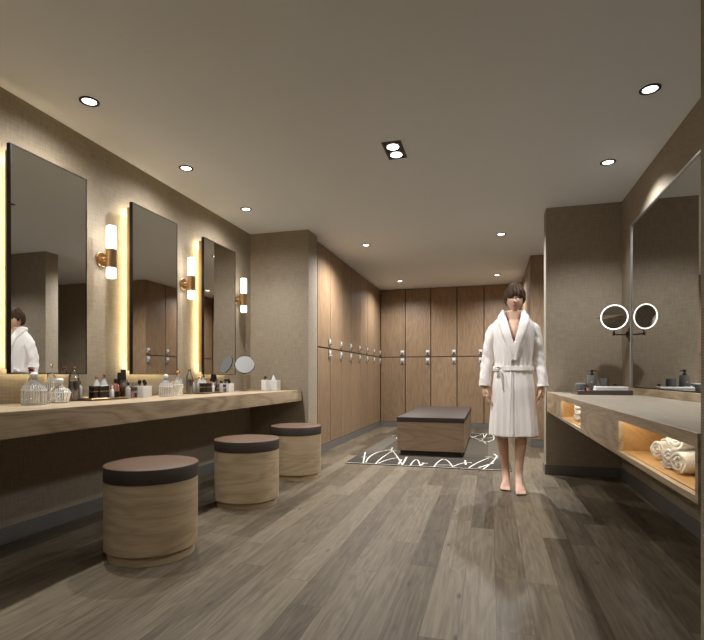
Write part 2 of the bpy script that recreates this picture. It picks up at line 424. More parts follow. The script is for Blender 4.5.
# ------------------------------------------------------------------ left counter
t = thing('wall_mounted_counter', 'long oak counter along the mirrored wall, loaded with perfume bottles', 'counter', (-2.45, 2.0, 0))
b = BM(); box(b, -0.332, 0.330, -3.55, 3.383, 0.712, 0.8355, 0.003, 2); obj('countertop', b, 'oak_y', t)

# ------------------------------------------------------------------ right counter
t = thing('wall_mounted_counter', 'oak counter with pale top and two glowing towel niches under the wide mirror', 'counter', (0.56, 1.586, 0))
LN = 3.771; D = 0.682
b = BM(); box(b, 0, D, 0, LN, 0.812, 0.84, 0.002, 1); obj('countertop', b, 'top_pale', t)
b = BM(); box(b, D-0.028, D, 0.0, LN, 0.8405, 0.895, 0.002, 1); obj('backsplash', b, 'oak_y', t)
b = BM()
n1 = (1.854, 2.764); n2 = (0.020, 0.881)       # niche spans along the counter
box(b, 0, 0.02, 0, n2[0], 0.661, 0.8115); box(b, -0.0, 0.02, n2[1], n1[0], 0.661, 0.8115); box(b, 0, 0.02, n1[1], LN, 0.661, 0.8115)
box(b, -0.0, 0.02, 0, LN, 0.64, 0.6605)
box(b, -0.001, 0.001, 0, LN, 0.8, 0.839)
obj('fascia', b, 'oak_y', t)
b = BM(); box(b, 0.02, D, 0, LN, 0.64, 0.66); box(b, 0.02, D, n2[1]+0.02, n1[0]-0.02, 0.66, 0.811); box(b, 0.02, D, n1[1]+0.02, LN, 0.66, 0.811)
obj('carcass', b, 'oak_y', t)
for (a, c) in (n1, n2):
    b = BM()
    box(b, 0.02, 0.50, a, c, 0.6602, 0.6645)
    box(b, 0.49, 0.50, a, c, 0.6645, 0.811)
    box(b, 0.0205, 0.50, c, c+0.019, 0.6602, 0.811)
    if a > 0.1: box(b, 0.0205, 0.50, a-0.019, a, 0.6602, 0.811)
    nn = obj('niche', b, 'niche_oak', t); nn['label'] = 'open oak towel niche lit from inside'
    b = BM(); box(b, 0.030, 0.042, a+0.02, c-0.02, 0.8055, 0.8115); obj('light_strip', b, 'led_amber', nn)

# ------------------------------------------------------------------ left wall mirrors
def wall_mirror(label, y0, y1):
    t = thing('wall_mirror', label, 'mirror', (XL, (y0+y1)/2, 0), 0, 'tall backlit mirrors on the vanity wall')
    w = (y1-y0)/2; z0, z1 = 1.012, 2.345
    b = BM(); box(b, 0.108, 0.125, -w+0.006, w-0.006, z0+0.006, z1-0.006); obj('glass', b, 'mirror', t, smooth=0)
    b = BM()
    for s in (-1, 1): box(b, 0.100, 0.1275, min(s*w, s*(w-0.006)), max(s*w, s*(w-0.006)), z0, z1)
    box(b, 0.100, 0.1275, -w+0.006, w-0.006, z1-0.006, z1); box(b, 0.100, 0.1275, -w+0.006, w-0.006, z0, z0+0.006)
    box(b, 0.100, 0.1075, -w+0.006, w-0.006, z0+0.006, z1-0.006)
    obj('frame', b, 'black_metal', t)
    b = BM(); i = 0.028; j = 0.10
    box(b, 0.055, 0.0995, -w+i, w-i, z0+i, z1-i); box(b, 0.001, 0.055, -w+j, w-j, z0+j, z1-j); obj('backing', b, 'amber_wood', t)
    b = BM()
    k0, k1 = 0.050, 0.066
    for s in (-1, 1): box(b, 0.049, 0.0548, min(s*(w-k1), s*(w-k0)), max(s*(w-k1), s*(w-k0)), z0+k0, z1-k0)
    box(b, 0.049, 0.0548, -w+k1, w-k1, z1-k1, z1-k0); box(b, 0.049, 0.0548, -w+k1, w-k1, z0+k0, z0+k1)
    l = obj('light_strip', b, 'led_warm', t); l['label'] = 'warm light glowing round the back of the mirror'
    return t
wall_mirror('tall backlit mirror with black frame above the fluted glass decanters nearest the viewer', 2.192, 2.752)
wall_mirror('tall backlit mirror with black frame, middle of the three, reflecting the lockers', 3.196, 3.765)
wall_mirror('tall backlit mirror with black frame beside the pale end wall', 4.182, 4.795)

# sconces
def sconce(label, y):
    t = thing('wall_sconce', label, 'wall lamp', (XL, y, 0), 0, 'brass and frosted glass sconces between the mirrors')
    b = BM(); lathe(b, [(0, 0), (0.052, 0), (0.055, 0.003), (0.055, 0.012), (0.050, 0.016), (0, 0.016)], 36, 0,
                    Matrix.Translation((0.001, 0, 1.865)) @ Matrix.Rotation(PI/2, 4, 'Y'))
    obj('wall_plate', b, 'brass', t)
    b = BM(); tube(b, [(0.015, 0, 1.865), (0.062, 0, 1.865)], 0.011, 14); ball(b, (0.03, 0, 1.865), 0.016)
    obj('arm', b, 'brass', t)
    b = BM(); cyl(b, 0.037, 1.797, 1.935, 32, 0, None, 0.095, 0, 0.003)
    obj('collar', b, 'brass', t)
    for z0, z1, nm in ((1.9352, 2.105, 'upper'), (1.722, 1.7968, 'lower')):
        b = BM(); cyl(b, 0.034, z0, z1, 32, 0, None, 0.095, 0, 0.005)
        s = obj('glass_shade', b, 'lamp_glass', t); s['label'] = f'{nm} frosted glass tube, lit'
    return t
s0 = sconce('brass wall sconce with lit glass tubes between the first and middle tall mirrors', 3.012)
dup(s0, (XL, 4.024, 0), 0, 'brass wall sconce with lit glass tubes between the middle and last tall mirrors')
dup(s0, (XL, 5.038, 0), 0, 'brass wall sconce with lit glass tubes between the last mirror and the end wall')

# ------------------------------------------------------------------ right wall mirror
t = thing('wall_mirror', 'wide wall mirror with a slim metal edge above the pale-topped counter', 'mirror', (XR, 1.6, 0))
b = BM(); box(b, -0.020, -0.006, 0.0, 3.33, 0.905, 2.345); obj('glass', b, 'mirror', t, smooth=0)
b = BM(); box(b, -0.030, -0.004, 3.3305, 3.352, 0.90, 2.362, 0.002, 1); box(b, -0.030, -0.004, 0, 3.33, 2.3455, 2.362, 0.002, 1)
obj('frame', b, 'alu', t)
b = BM(); box(b, -0.0045, -0.0005, 0.02, 3.35, 0.905, 2.355); obj('backing', b, 'black_metal', t)

# swivelling ring-lit shaving mirror on its wall arm
t = thing('magnifying_mirror', 'round ring-lit magnifying mirror on a swing arm beside the wide mirror', 'mirror', (1.10, 5.0, 1.54))
tw = Matrix.Rotation(math.radians(-20), 4, 'Z') @ Matrix.Rotation(math.radians(6), 4, 'X')
b = BM(); rx = tw @ Matrix.Rotation(PI/2, 4, 'X')
lathe(b, [(0, -0.016), (0.09, -0.016), (0.117, -0.008), (0.121, 0.0), (0.119, 0.007), (0.117, 0.009), (0, 0.009)], 56, 0, rx)
obj('housing', b, 'chrome', t)
b = BM(); lathe(b, [(0.104, 0.0094), (0.115, 0.0094), (0.114, 0.0125), (0.105, 0.0125), (0.104, 0.0094)], 56, 0, rx); obj('ring_light', b, 'ring', t)
b = BM(); lathe(b, [(0, 0.0093), (0.1, 0.0093), (0.1, 0.011), (0, 0.011)], 56, 0, rx); obj('glass', b, 'mirror', t)
b = BM()
for s in (-1, 1):
    b = BM(); tube(b, [(s*0.118, 0.0, 0.0), (s*0.134, 0.0, 0.0)], 0.006, 12, mat=tw); obj('pivot', b, 'bronze', t)
b = BM()
tube(b, [(0.005, 0.0155, -0.02), (0.006, 0.03, -0.11), (0, 0.02, -0.150)], 0.006, 12)
lathe(b, [(0, -0.168), (0.011, -0.168), (0.011, -0.138), (0, -0.138)], 16, 0, None, None, 0, 0.02)
tube(b, [(0, 0.02, -0.155), (0.05, 0.05, -0.157), (0.122, 0.085, -0.157)], 0.006, 12)
obj('arm', b, 'bronze', t)
b = BM(); lathe(b, [(0, 0), (0.045, 0), (0.045, 0.008), (0.02, 0.012), (0.014, 0.03), (0, 0.03)], 32, 0, Matrix.Translation((0.1440, 0.085, -0.157)) @ Matrix.Rotation(-PI/2, 4, 'Y') @ Matrix.Diagonal((1.5, 1, 1, 1)))
obj('wall_plate', b, 'bronze', t)

# ------------------------------------------------------------------ stools
def stool(label, loc, rz):
    t = thing('round_stool', label, 'stool', loc, rz, 'round oak and leather stools at the counter')
    R = 0.252
    b = BM(); cyl(b, 0.232, 0.0, 0.052, 64); obj('plinth', b, 'stool_oak', t)
    b = BM(); cyl(b, R-0.003, 0.0525, 0.4295, 72, 0, None, 0, 0, 0.003); obj('body', b, 'stool_oak', t)
    b = BM(); lathe(b, [(0, 0.43), (R-0.002, 0.43), (R, 0.432), (R, 0.5045), (R-0.0015, 0.507)], 72); obj('seat_band', b, 'leather_dark', t)
    b = BM(); lathe(b, [(R-0.001, 0.5065), (R-0.006, 0.510), (R*0.6, 0.512), (R*0.3, 0.513), (0, 0.513)], 72); obj('seat', b, 'leather', t)
    return t
q0 = stool('round oak stool with brown leather seat, nearest of the three along the counter', (-1.850, 2.385, 0), 0.2)
dup(q0, (-1.845, 3.51, 0), 1.2, 'round oak stool with brown leather seat, standing between the other two')
dup(q0, (-1.862, 4.57, 0), 2.2, 'round oak stool with brown leather seat by the far end of the counter')

# ------------------------------------------------------------------ bench
t = thing('bench', 'low oak block bench with dark leather top standing on the patterned rug', 'bench', (-0.71, 7.22, 0.012))
b = BM(); box(b, -0.375, 0.375, -1.10, 1.10, 0.0, 0.060); obj('plinth', b, 'leather_dark', t)
b = BM(); box(b, -0.41, 0.41, -1.14, 1.14, 0.0605, 0.418, 0.003, 1); obj('body', b, 'bench_oak', t)
b = BM(); box(b, -0.412, 0.412, -1.145, 1.145, 0.4185, 0.475, 0.003, 2); obj('seat', b, 'leather_dark', t)

# ------------------------------------------------------------------ rug
RX0, RX1, RY0, RY1 = -1.60, 0.22, 5.40, 8.75
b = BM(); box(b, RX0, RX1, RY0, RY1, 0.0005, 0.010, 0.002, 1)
def strip(b, pts, w=0.020, z=0.0104):
    pts = [Vector((x, y, 0)) for x, y in pts]
    L = []; Rr = []
    for i, p in enumerate(pts):
        d = (pts[min(i+1, len(pts)-1)]-pts[max(i-1, 0)]).normalized(); nrm = Vector((-d.y, d.x, 0))*w/2
        L.append(b.verts.new((p.x+nrm.x, p.y+nrm.y, z))); Rr.append(b.verts.new((p.x-nrm.x, p.y-nrm.y, z)))
    for i in range(len(pts)-1):
        f = b.faces.new((L[i], Rr[i], Rr[i+1], L[i+1])); f.material_index = 1
        f.normal_update()
        if f.normal.z < 0: f.normal_flip()
def clip(pts): return [(min(max(x, RX0+0.01), RX1-0.01), min(max(y, RY0+0.01), RY1-0.01)) for x, y in pts]
def curve(a, m, c, n=9):
    return clip([((1-k)**2*a[0]+2*k*(1-k)*m[0]+k*k*c[0], (1-k)**2*a[1]+2*k*(1-k)*m[1]+k*k*c[1]) for k in [i/n for i in range(n+1)]])
rr = random.Random(11)
STROKES = [[(-1.39,5.43),(-1.48,5.83),(-1.56,6.2)],
    [(-1.51,5.82),(-1.45,5.84)],
    [(-1.37,5.47),(-1.42,5.84),(-1.4,6.25),(-1.27,6.54)],
    [(-1.36,6.47),(-1.2,6.42)],
    [(-1.3,6.7),(-1.26,6.4)],
    [(-1.24,5.39),(-1.26,5.83),(-1.24,6.41)],
    [(-1.24,6.41),(-1.09,5.94),(-0.94,5.42)],
    [(-1.22,5.46),(-1.16,5.73),(-1.07,5.9)],
    [(-0.99,5.46),(-1.01,5.77)],
    [(-0.94,5.42),(-0.98,5.97)],
    [(-0.85,5.42),(-0.84,5.82),(-0.74,5.41)],
    [(-0.75,5.41),(-0.72,5.6)],
    [(-0.75,5.61),(-0.68,5.59)],
    [(-0.59,5.41),(-0.53,5.92),(-0.39,5.46)],
    [(-0.56,5.93),(-0.5,5.91)],
    [(-0.58,5.51),(-0.48,5.55),(-0.39,5.53)],
    [(-0.39,5.46),(-0.32,5.68),(-0.24,5.77)],
    [(-0.29,5.76),(-0.2,5.78)],
    [(-0.28,5.92),(-0.26,5.63)],
    [(-0.22,5.44),(-0.13,5.82),(-0.01,6.18)],
    [(-0.06,6.23),(0.02,6.25)],
    [(-0.07,5.4),(0.04,5.97),(0.08,6.38)],
    [(0.03,6.17),(0.1,6.19)],
    [(0.05,6.5),(0.09,6.31)],
    [(-0.12,5.48),(0.04,5.83)],
    [(-1.57,8.05),(-1.53,8.06)],
    [(-0.28,8.1),(-0.15,8.6)],
    [(-0.16,8.03),(0.05,8.26)],
    [(-0.12,7.85),(-0.05,8.74)],
    [(0.01,8.57),(0.14,8.32)]]
def draw(pts, w):
    pts = clip(pts)
    if len(pts) == 2: strip(b, pts, w*1.35)
    elif len(pts) == 3: strip(b, curve(pts[0], (2*pts[1][0]-.5*(pts[0][0]+pts[2][0]), 2*pts[1][1]-.5*(pts[0][1]+pts[2][1])), pts[2]), w)
    else:
        q = [pts[0]]
        for i in range(len(pts)-1):
            for k in range(1, 5):
                u = k/4; p0 = pts[max(i-1, 0)]; p1, p2 = pts[i], pts[i+1]; p3 = pts[min(i+2, len(pts)-1)]
                q.append(tuple(.5*(2*p1[j]+(p2[j]-p0[j])*u+(2*p0[j]-5*p1[j]+4*p2[j]-p3[j])*u*u+(-p0[j]+3*p1[j]-3*p2[j]+p3[j])*u**3) for j in (0, 1)))
        strip(b, clip(q), w)
for st in STROKES: draw(st, 0.014)
for st in STROKES[:25]:     # the same border repeated along the far end and hidden side
    draw([(-1.36-x, 14.15-y) for x, y in st], 0.014)
for q in (([RX0+.01, RY0+.008], [RX1-.01, RY0+.008]), ([RX0+.01, RY1-.008], [RX1-.01, RY1-.008])): strip(b, [tuple(k) for k in q], 0.010)
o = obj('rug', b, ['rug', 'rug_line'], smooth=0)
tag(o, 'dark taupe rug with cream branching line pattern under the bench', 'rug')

# ------------------------------------------------------------------ downlights
def downlight(label, x, y):
    t = thing('downlight', label, 'ceiling light', (x, y, H), 0, 'round recessed ceiling downlights')
    b = BM(); lathe(b, [(0.040, -0.0005), (0.058, -0.0005), (0.058, -0.005), (0.054, -0.007), (0.043, -0.006), (0.040, -0.0005)], 40); obj('trim_ring', b, 'black_metal', t)
    b = BM(); lathe(b, [(0, -0.0006), (0.0395, -0.0006), (0.0395, -0.003), (0, -0.004)], 32); obj('lens', b, 'lens', t)
    return t
DL = [(-2.400, 2.504, 'black-rimmed downlight above the counter, nearest the viewer on the mirrored side'),
      (-2.405, 3.523, 'black-rimmed downlight above the counter by the middle tall mirror'),
      (-2.405, 4.554, 'black-rimmed downlight above the counter by the last tall mirror'),
      (-1.558, 6.229, 'small downlight over the near end of the side locker bank'),
      (-1.560, 8.755, 'small downlight in front of the room corner where the locker banks meet'),
      (0.114, 8.679, 'small downlight just above the robed person\'s head, by the back lockers'),
      (0.128, 6.186, 'small downlight in the ceiling midway between the person and the passage corner'),
      (0.908, 4.336, 'black-rimmed downlight above the ring-lit magnifying mirror'),
      (0.918, 3.300, 'black-rimmed downlight above the wide mirror, closest to the viewer on that side')]
d0 = None
for x, y, lab in DL:
    if d0 is None: d0 = downlight(lab, x, y)
    else: dup(d0, (x, y, H), 0, lab)
t = thing('twin_downlight', 'square twin-lens downlight with dark frame in the middle of the ceiling', 'ceiling light', (-0.695, 3.67, H))
b = BM(); box(b, -0.072, 0.072, -0.145, 0.145, -0.005, -0.0005, 0.001, 1)
for s in (-1, 1): box(b, -0.055, 0.055, s*0.067-0.057, s*0.067+0.057, -0.0065, -0.0048, 0, 1, 1)
obj('frame', b, ['bronze', 'black'], t)
for s in (-1, 1):
    b = BM(); lathe(b, [(0, -0.0068), (0.044, -0.0068), (0.044, -0.010), (0.03, -0.0125), (0, -0.0135)], 32, 0, None, None, 0, s*0.067); obj('lens', b, 'lens', t)

def spot(x, y, energy, size=100, blend=0.6, aim=None, col=(1.0, 0.992, 0.98), rad=0.03, z=H-0.03):
    l = bpy.data.lights.new('downlight_or_fill_beam', 'SPOT'); l.energy = energy; l.color = col
    l.spot_size = math.radians(size); l.spot_blend = blend; l.shadow_soft_size = rad
    o = bpy.data.objects.new('downlight_or_fill_beam', l); C.objects.link(o); o.location = (x, y, z)
    d = Vector(aim if aim else (x, y, 0))-Vector((x, y, z))
    o.rotation_euler = d.to_track_quat('-Z', 'Y').to_euler()
    return o
for x, y, e in ((-2.36, 2.504, 62), (-2.36, 3.523, 65), (-2.36, 4.554, 65), (-2.36, 1.48, 28), (-2.30, -0.60, 40)):  # rearmost one is added without a fitting, to brighten the rear wall
    spot(x, y, e*.58, 122, 0.8, rad=0.010); spot(x, y, e*.46, 164, 1.0, rad=0.010)
for x, y, e, sz in ((0.908, 4.336, 50, 130), (0.918, 3.3, 42, 88), (0.918, 2.27, 30, 88)): spot(x, y, e, sz, 0.6)
for x, y in ((0.90, 4.336), (0.90, 3.3), (0.90, 2.27)): spot(x, y, 42, 56, 1.0, (-2.2, y+0.2, 0.25), rad=0.16)  # added fill spots without fittings of their own, aimed under the left counter
for x, y, ax, ay in ((-1.558, 6.229, -1.85, 6.6), (-1.56, 8.755, -1.75, 8.4), (0.114, 8.679, -0.1, 8.8), (0.128, 6.186, 0.1, 6.2)):
    spot(x, y, (172 if x < 0 else 225) if y < 7 else 105, 155, 1.0); spot(x, y, 20, 92, 0.6, (ax, ay, 0))
for y, e in ((3.60, 19), (3.74, 19), (1.0, 9), (0.86, 9), (-0.8, 40)): spot(-0.695, y, e, 118, 0.8)  # rearmost one is added without a fitting, so the rear wall bounces light
spot(-0.695, 3.737, 88, 44, 0.9, (0.2, 4.62, 1.0))  # extra fill beam added at the twin fixture to brighten the person

# ------------------------------------------------------------------ things on the left counter
def fl(n, amp):
    return lambda a, z: 1+amp*abs(math.cos(n*a/2))
def decanter(label, x, y, r, h, kind, cap):
    t = thing('glass_decanter', label, 'decanter', (x, y, CT), random.random())
    b = BM()
    if kind == 'drum':
        prof = [(0, 0.0), (r*.94, 0.0), (r, .006), (r, h*.42), (r*1.02, h*.44), (r*1.02, h*.47), (r*.98, h*.49), (r*.80, h*.60), (r*.45, h*.70), (r*.26, h*.74), (r*.25, h*.84), (r*.32, h*.86), (r*.32, h*.875)]
    elif kind == 'squat':
        prof = [(0, 0.0), (r*.70, 0.0), (r*.76, .005), (r*.98, h*.34), (r, h*.40), (r, h*.44), (r*.75, h*.58), (r*.35, h*.68), (r*.24, h*.72), (r*.24, h*.80), (r*.30, h*.82)]
    else:
        prof = [(0, 0.0), (r*.75, 0.0), (r*.85, .006), (r, h*.30), (r*.98, h*.42), (r*.72, h*.62), (r*.36, h*.74), (r*.22, h*.79), (r*.22, h*.86), (r*.28, h*.87)]
    out = prof[:]
    top_z = out[-1][1]
    f = lambda a, z: 1+0.045*(abs(math.cos(7*a))-0.5)*(1 if z < h*0.60 else 0.3)
    lathe(b, out, 112, 0, None, f)
    ns = len(out)-1; b.faces.ensure_lookup_table()
    for fc in b.faces:     # white highlights painted on flutes, foot rim, shoulder and lip rings
        c = fc.calc_center_median(); k = (math.atan2(c.y, c.x)/(2*PI)*28) % 1.0
        rng = max(v.co.z for v in fc.verts)-min(v.co.z for v in fc.verts)
        if (k < 0.34 and h*.03 < c.z < h*.60) or (c.z < .006) or (kind != 'tall' and h*.42 < c.z < h*.475) or c.z > top_z-0.004*(kind == 'drum')-0.002: fc.material_index = 1
    obj('vessel', b, ['glass', 'glint_glass'], t, smooth=50)
    b = BM(); top = out[-1][1]
    if cap == 'glass':
        lathe(b, [(0, top-0.012), (r*.20, top-0.012), (r*.20, top+0.001), (r*.34, top+0.003), (r*.36, h*.93), (r*.22, h*.985), (0, h)], 24); mt = 'glint_glass'
    else:
        lathe(b, [(0, top-0.012), (r*.19, top-0.012), (r*.19, top+0.001), (r*.30, top+0.002), (r*.30, top+0.008), (r*.18, top+.010), (r*.34, h*.95), (r*.30, h*.985), (0, h)], 24); mt = cap
    obj('stopper', b, mt, t)
    return t
decanter('drum-shaped fluted glass decanter nearest the viewer, clear glass stopper', -2.50, 2.206, 0.062, 0.187, 'drum', 'glass')
decanter('tall glass decanter with copper stopper, half hidden behind the nearest drum decanter', -2.655, 2.330, 0.044, 0.219, 'tall', 'copper')
decanter('tall round-shouldered glass decanter with gold ball stopper, against the first mirror', -2.672, 2.475, 0.046, 0.246, 'tall', 'gold')
decanter('squat wide fluted glass decanter standing beside the nearest drum decanter', -2.535, 2.415, 0.060, 0.152, 'squat', 'glass')
decanter('drum-shaped fluted glass decanter in front of the middle mirror', -2.50, 3.391, 0.053, 0.180, 'drum', 'glass')
decanter('rounded glass decanter with gold stopper in front of the middle mirror', -2.56, 3.620, 0.049, 0.215, 'squat', 'gold')
decanter('tall glass decanter with copper stopper below the edge of the middle mirror', -2.67, 3.80, 0.042, 0.220, 'tall', 'copper')

def infusion(label, x, y, r, h):
    t = thing('infusion_bottle', label, 'bottle', (x, y, CT))
    b = BM(); o_ = [(0, 0), (r*.75, 0), (r, .02), (r, h*.62), (r*.86, h*.76), (r*.48, h*.85), (r*.36, h*.88), (r*.36, h*.93)]
    lathe(b, o_, 32); obj('vessel', b, 'glass', t)
    b = BM(); lathe(b, [(0, .010), (r*.70, .010), (r*.88, .024), (r*.88, h*.58), (0, h*.58)], 28); obj('liquid', b, 'dark_liquid', t)
    b = BM(); cyl(b, r*.42, h*.93, h, 20, 0, None, 0, 0, .002); obj('cap', b, 'copper', t)
    return t
infusion('slim glass bottle of dark infusion under the inner edge of the first mirror', -2.62, 2.605, 0.033, 0.223)
infusion('slim glass bottle of dark infusion past the middle mirror\'s decanters', -2.60, 3.86, 0.030, 0.225)

def pump_bottle(name, label, x, y, z, r, h, body, head, cat='dispenser', square=False, emblem=False, rz=0.0):
    t = thing(name, label, cat, (x, y, z), rz)
    b = BM(); hb = h*.76
    if square: box(b, -r, r, -r, r, 0, hb, r*.12, 2)
    else: lathe(b, [(0, 0), (r*.95, 0), (r, .004), (r, hb-.006), (r*.92, hb), (0, hb)], 32)
    bd = obj('bottle', b, body, t)
    if emblem:
        b = BM(); ball(b, (-r*.25, -r*.985, hb*.62), .008, 12, 0, 1, .3, 1); obj('emblem', b, 'lime', bd)
    b = BM(); cyl(b, r*.42, hb, hb+h*.08, 20); cyl(b, r*.20, hb+h*.08, hb+h*.15, 14); cyl(b, r*.40, hb+h*.15, h, 20, 0, None, 0, 0, .002)
    tube(b, [(0, 0, h-.010), (r*.9, -r*.2, h-.011)], .006, 10); obj('pump', b, head, t)
    return t

# trays of toiletries
def small_bottle(name, label, x, y, z, r, h, body, cap, cat='bottle', shoulder=0.62, group=None):
    t = thing(name, label, cat, (x, y, z), 0, group)
    b = BM(); o_ = [(0, 0), (r*.94, 0), (r, .003), (r, h*shoulder), (r*.8, h*(shoulder+.06)), (r*.42, h*(shoulder+.1)), (r*.40, h*.80), (0, h*.80)]
    lathe(b, o_, 24); obj('bottle', b, body, t)
    b = BM(); cyl(b, r*.52, h*.80, h, 18, 0, None, 0, 0, .0015); obj('cap', b, cap, t)
    return t
def carton(label, x, y, z, sx, sy, h, mats=('black', 'gold'), rz=0):
    t = thing('cosmetics_box', label, 'box', (x, y, z), rz)
    b = BM(); box(b, -sx, sx, -sy, sy, 0, h, .002, 1); obj('box', b, mats[0], t)
    b = BM()
    for s in (-1, 1): box(b, -sx-.0006, sx+.0006, s*sy+(-.0006 if s < 0 else 0), s*sy+(.0006 if s > 0 else 0), h*.52, h*.60)
    box(b, sx, sx+.0006, -sy, sy, h*.52, h*.60); box(b, -sx-.0006, -sx, -sy, sy, h*.52, h*.60)
    k = obj('band', b, mats[1], t); k['label'] = 'thin gold band round the box'
    return t
def toiletry_tray(where, y0, y1, xf=-2.50, xb=-2.73):
    zt = CT+.0125; yc = (y0+y1)/2
    t = thing('vanity_tray', f'low dark pale-rimmed tray of small boxes and bottles {where}', 'tray', ((xf+xb)/2, yc, CT))
    b = BM(); box(b, -(xf-xb)/2, (xf-xb)/2, -(y1-y0)/2, (y1-y0)/2, 0, .012, .004, 2); obj('base', b, 'tray_dark', t)
    b = BM(); hx, hy = (xf-xb)/2, (y1-y0)/2
    for s in (-1, 1):
        box(b, s*hx-.003, s*hx+.003, -hy, hy, .010, .016, .001, 1); box(b, -hx, hx, s*hy-.003, s*hy+.003, .010, .016, .001, 1)
    obj('rim', b, 'brass', t)
    L = y1-y0
    small_bottle('serum_bottle', f'small copper-capped bottle at the near end of the tray {where}', -2.63, y0+.03, zt, .018, .12, 'frost', 'copper')
    carton(f'small black gold-banded box, nearer one in the tray {where}', -2.56, y0+.075, zt, .022, .018, .085)
    carton(f'wide black gold-banded box in the middle of the tray {where}', -2.565, y0+.155, zt, .024, .042, .085)
    small_bottle('lotion_bottle', f'pale lotion tube beside the lipsticks in the tray {where}', -2.535, y0+.218, zt, .012, .085, 'white', 'white')
    for k in range(3):
        tt = thing('lipstick', f'pink lipstick, {["nearest", "middle", "farthest"][k]} of three in the tray {where}',
                   'lipstick', (-2.56, y0+L-.085+k*.026, zt), 0, f'lipsticks in the tray {where}')
        b = BM(); cyl(b, .010, 0, .042, 16); obj('case', b, 'black', tt)
        b = BM(); cyl(b, .0105, .042, .090, 16, 0, None, 0, 0, .002); obj('cap', b, 'pink', tt)
    for k, (dy, hh) in enumerate(((.235, .158), (.30, .166))):
        tt = thing('perfume_flacon', f'frosted perfume flacon with {"pointed" if k == 0 else "domed"} copper stopper in the tray {where}', 'perfume', (-2.68, y0+L*(.70 if k == 0 else .91), zt))
        b = BM(); r = .029
        lathe(b, [(0, 0), (r*.7, 0), (r*.9, .008), (r, hh*.35), (r*.95, hh*.5), (r*.55, hh*.68), (r*.25, hh*.76), (r*.25, hh*.82), (0, hh*.82)], 28); obj('flacon', b, 'frost', tt)
        b = BM(); lathe(b, [(0, hh*.82), (r*.3, hh*.82), (r*.34, hh*.9), (r*(.1 if k == 0 else .28), hh*.97), (0, hh)], 20); obj('stopper', b, 'copper', tt)
toiletry_tray('by the first mirror', 2.63, 2.96)
toiletry_tray('past the middle mirror', 3.93, 4.24)

def organiser_set(where, ya, sc=1.0):
    small_bottle('perfume_bottle', f'orange perfume bottle with black cap beside the makeup organiser {where}', -2.64, ya, CT, .026, .142, 'amber_liquid', 'black', 'perfume', .55)
    small_bottle('foundation_bottle', f'small glass bottle with black cap just before the makeup organiser {where}', -2.535, ya+.004, CT, .017, .118, 'frost', 'black')
    t = thing('makeup_organiser', f'clear drawer organiser with black palettes and plum cosmetics {where}', 'organiser', (-2.58, ya+.066, CT))
    b = BM(); w, d = .040, .045
    box(b, -d, d, -w, w, 0, .004); box(b, -d, d, -w, w, .052, .055); box(b, -d, d, -w, w, .098, .101)
    for s in (-1, 1): box(b, -d, d, s*w-.0015, s*w+.0015, 0, .118)
    box(b, -d-.001, -d+.002, -w, w, 0, .135)
    obj('case', b, 'acrylic', t)
    b = BM(); box(b, -.035, .042, -.037, .037, .056, .080, .002, 1); pp = obj('palette', b, 'black', t)
    b = BM(); box(b, .042, .0428, -.037, .037, .066, .070); obj('gold_line', b, 'gold', pp)
    for k, m_ in enumerate(('plum', 'pink', 'plum', 'black')):
        b = BM(); box(b, -.02, .041, -.036+k*.0185, -.0195+k*.0185, .005, .040, .002, 1); obj('compact', b, m_, t)
    for k, (yy, hh, tilt) in enumerate(((ya+.075, .19, -.06), (ya+.135, .215, .08))):
        o = thing('makeup_palette', f'tall dark palette case propped upright behind the organiser {where}, {"the shorter" if k == 0 else "the taller"}', 'palette', (-2.675, yy, CT))
        b = BM(); box(b, -.012, -.001, -.017, .017, 0, hh, .002, 1, 0, Matrix.Rotation(tilt, 4, 'X')); obj('case', b, 'black', o)
        b = BM(); box(b, .0, .010, -.017, .017, 0, hh, .002, 1, 0, Matrix.Rotation(tilt, 4, 'X')); obj('lid', b, 'black', o)
    cx, cy = -2.60, ya+.235
    t = thing('brush_holder', f'white ribbed square brush holder {where}', 'holder', (cx, cy, CT))
    b = BM(); w = .048; hh = .088
    for s in (-1, 1):
        box(b, -w, w, s*w-.003, s*w+.003, 0, hh, .001, 1); box(b, s*w-.003, s*w+.003, -w, w, 0, hh, .001, 1)
    box(b, -w, w, -w, w, 0, .006)
    for k in range(6):
        q = -w+.008+k*(2*w-.016)/5
        for zz in range(6): box(b, w+.002, w+.0055, q-.005, q+.005, .006+zz*.0138, .015+zz*.0138, .001, 1); box(b, q-.005, q+.005, -w-.0055, -w-.002, .006+zz*.0138, .015+zz*.0138, .001, 1)
    obj('cup', b, 'white', t)
    for k, (dx, dy, l) in enumerate(((.0, -.028, .128), (-.02, -.005, .122), (.018, .012, .116), (-.005, .030, .130))):
        o = thing('makeup_brush', f'black makeup brush, {ORD[k]} from the near side of the white holder {where}', 'brush', (cx+dx, cy+dy, CT+.0065), 0, f'makeup brushes in the holder {where}')
        b = BM(); lathe(b, [(0, 0), (.004, 0), (.0045, l*.55), (0, l*.55)], 12); obj('handle', b, 'black', o)
        b = BM(); lathe(b, [(0, l*.55), (.006, l*.55), (.007, l*.72), (0, l*.72)], 14); obj('ferrule', b, 'bronze', o)
        b = BM(); lathe(b, [(0, l*.72), (.007, l*.72), (.014, l*.86), (.012, l*.96), (0, l)], 16); obj('bristles', b, 'black', o)
organiser_set('by the first sconce', 3.00)
organiser_set('below the last mirror', 4.285)

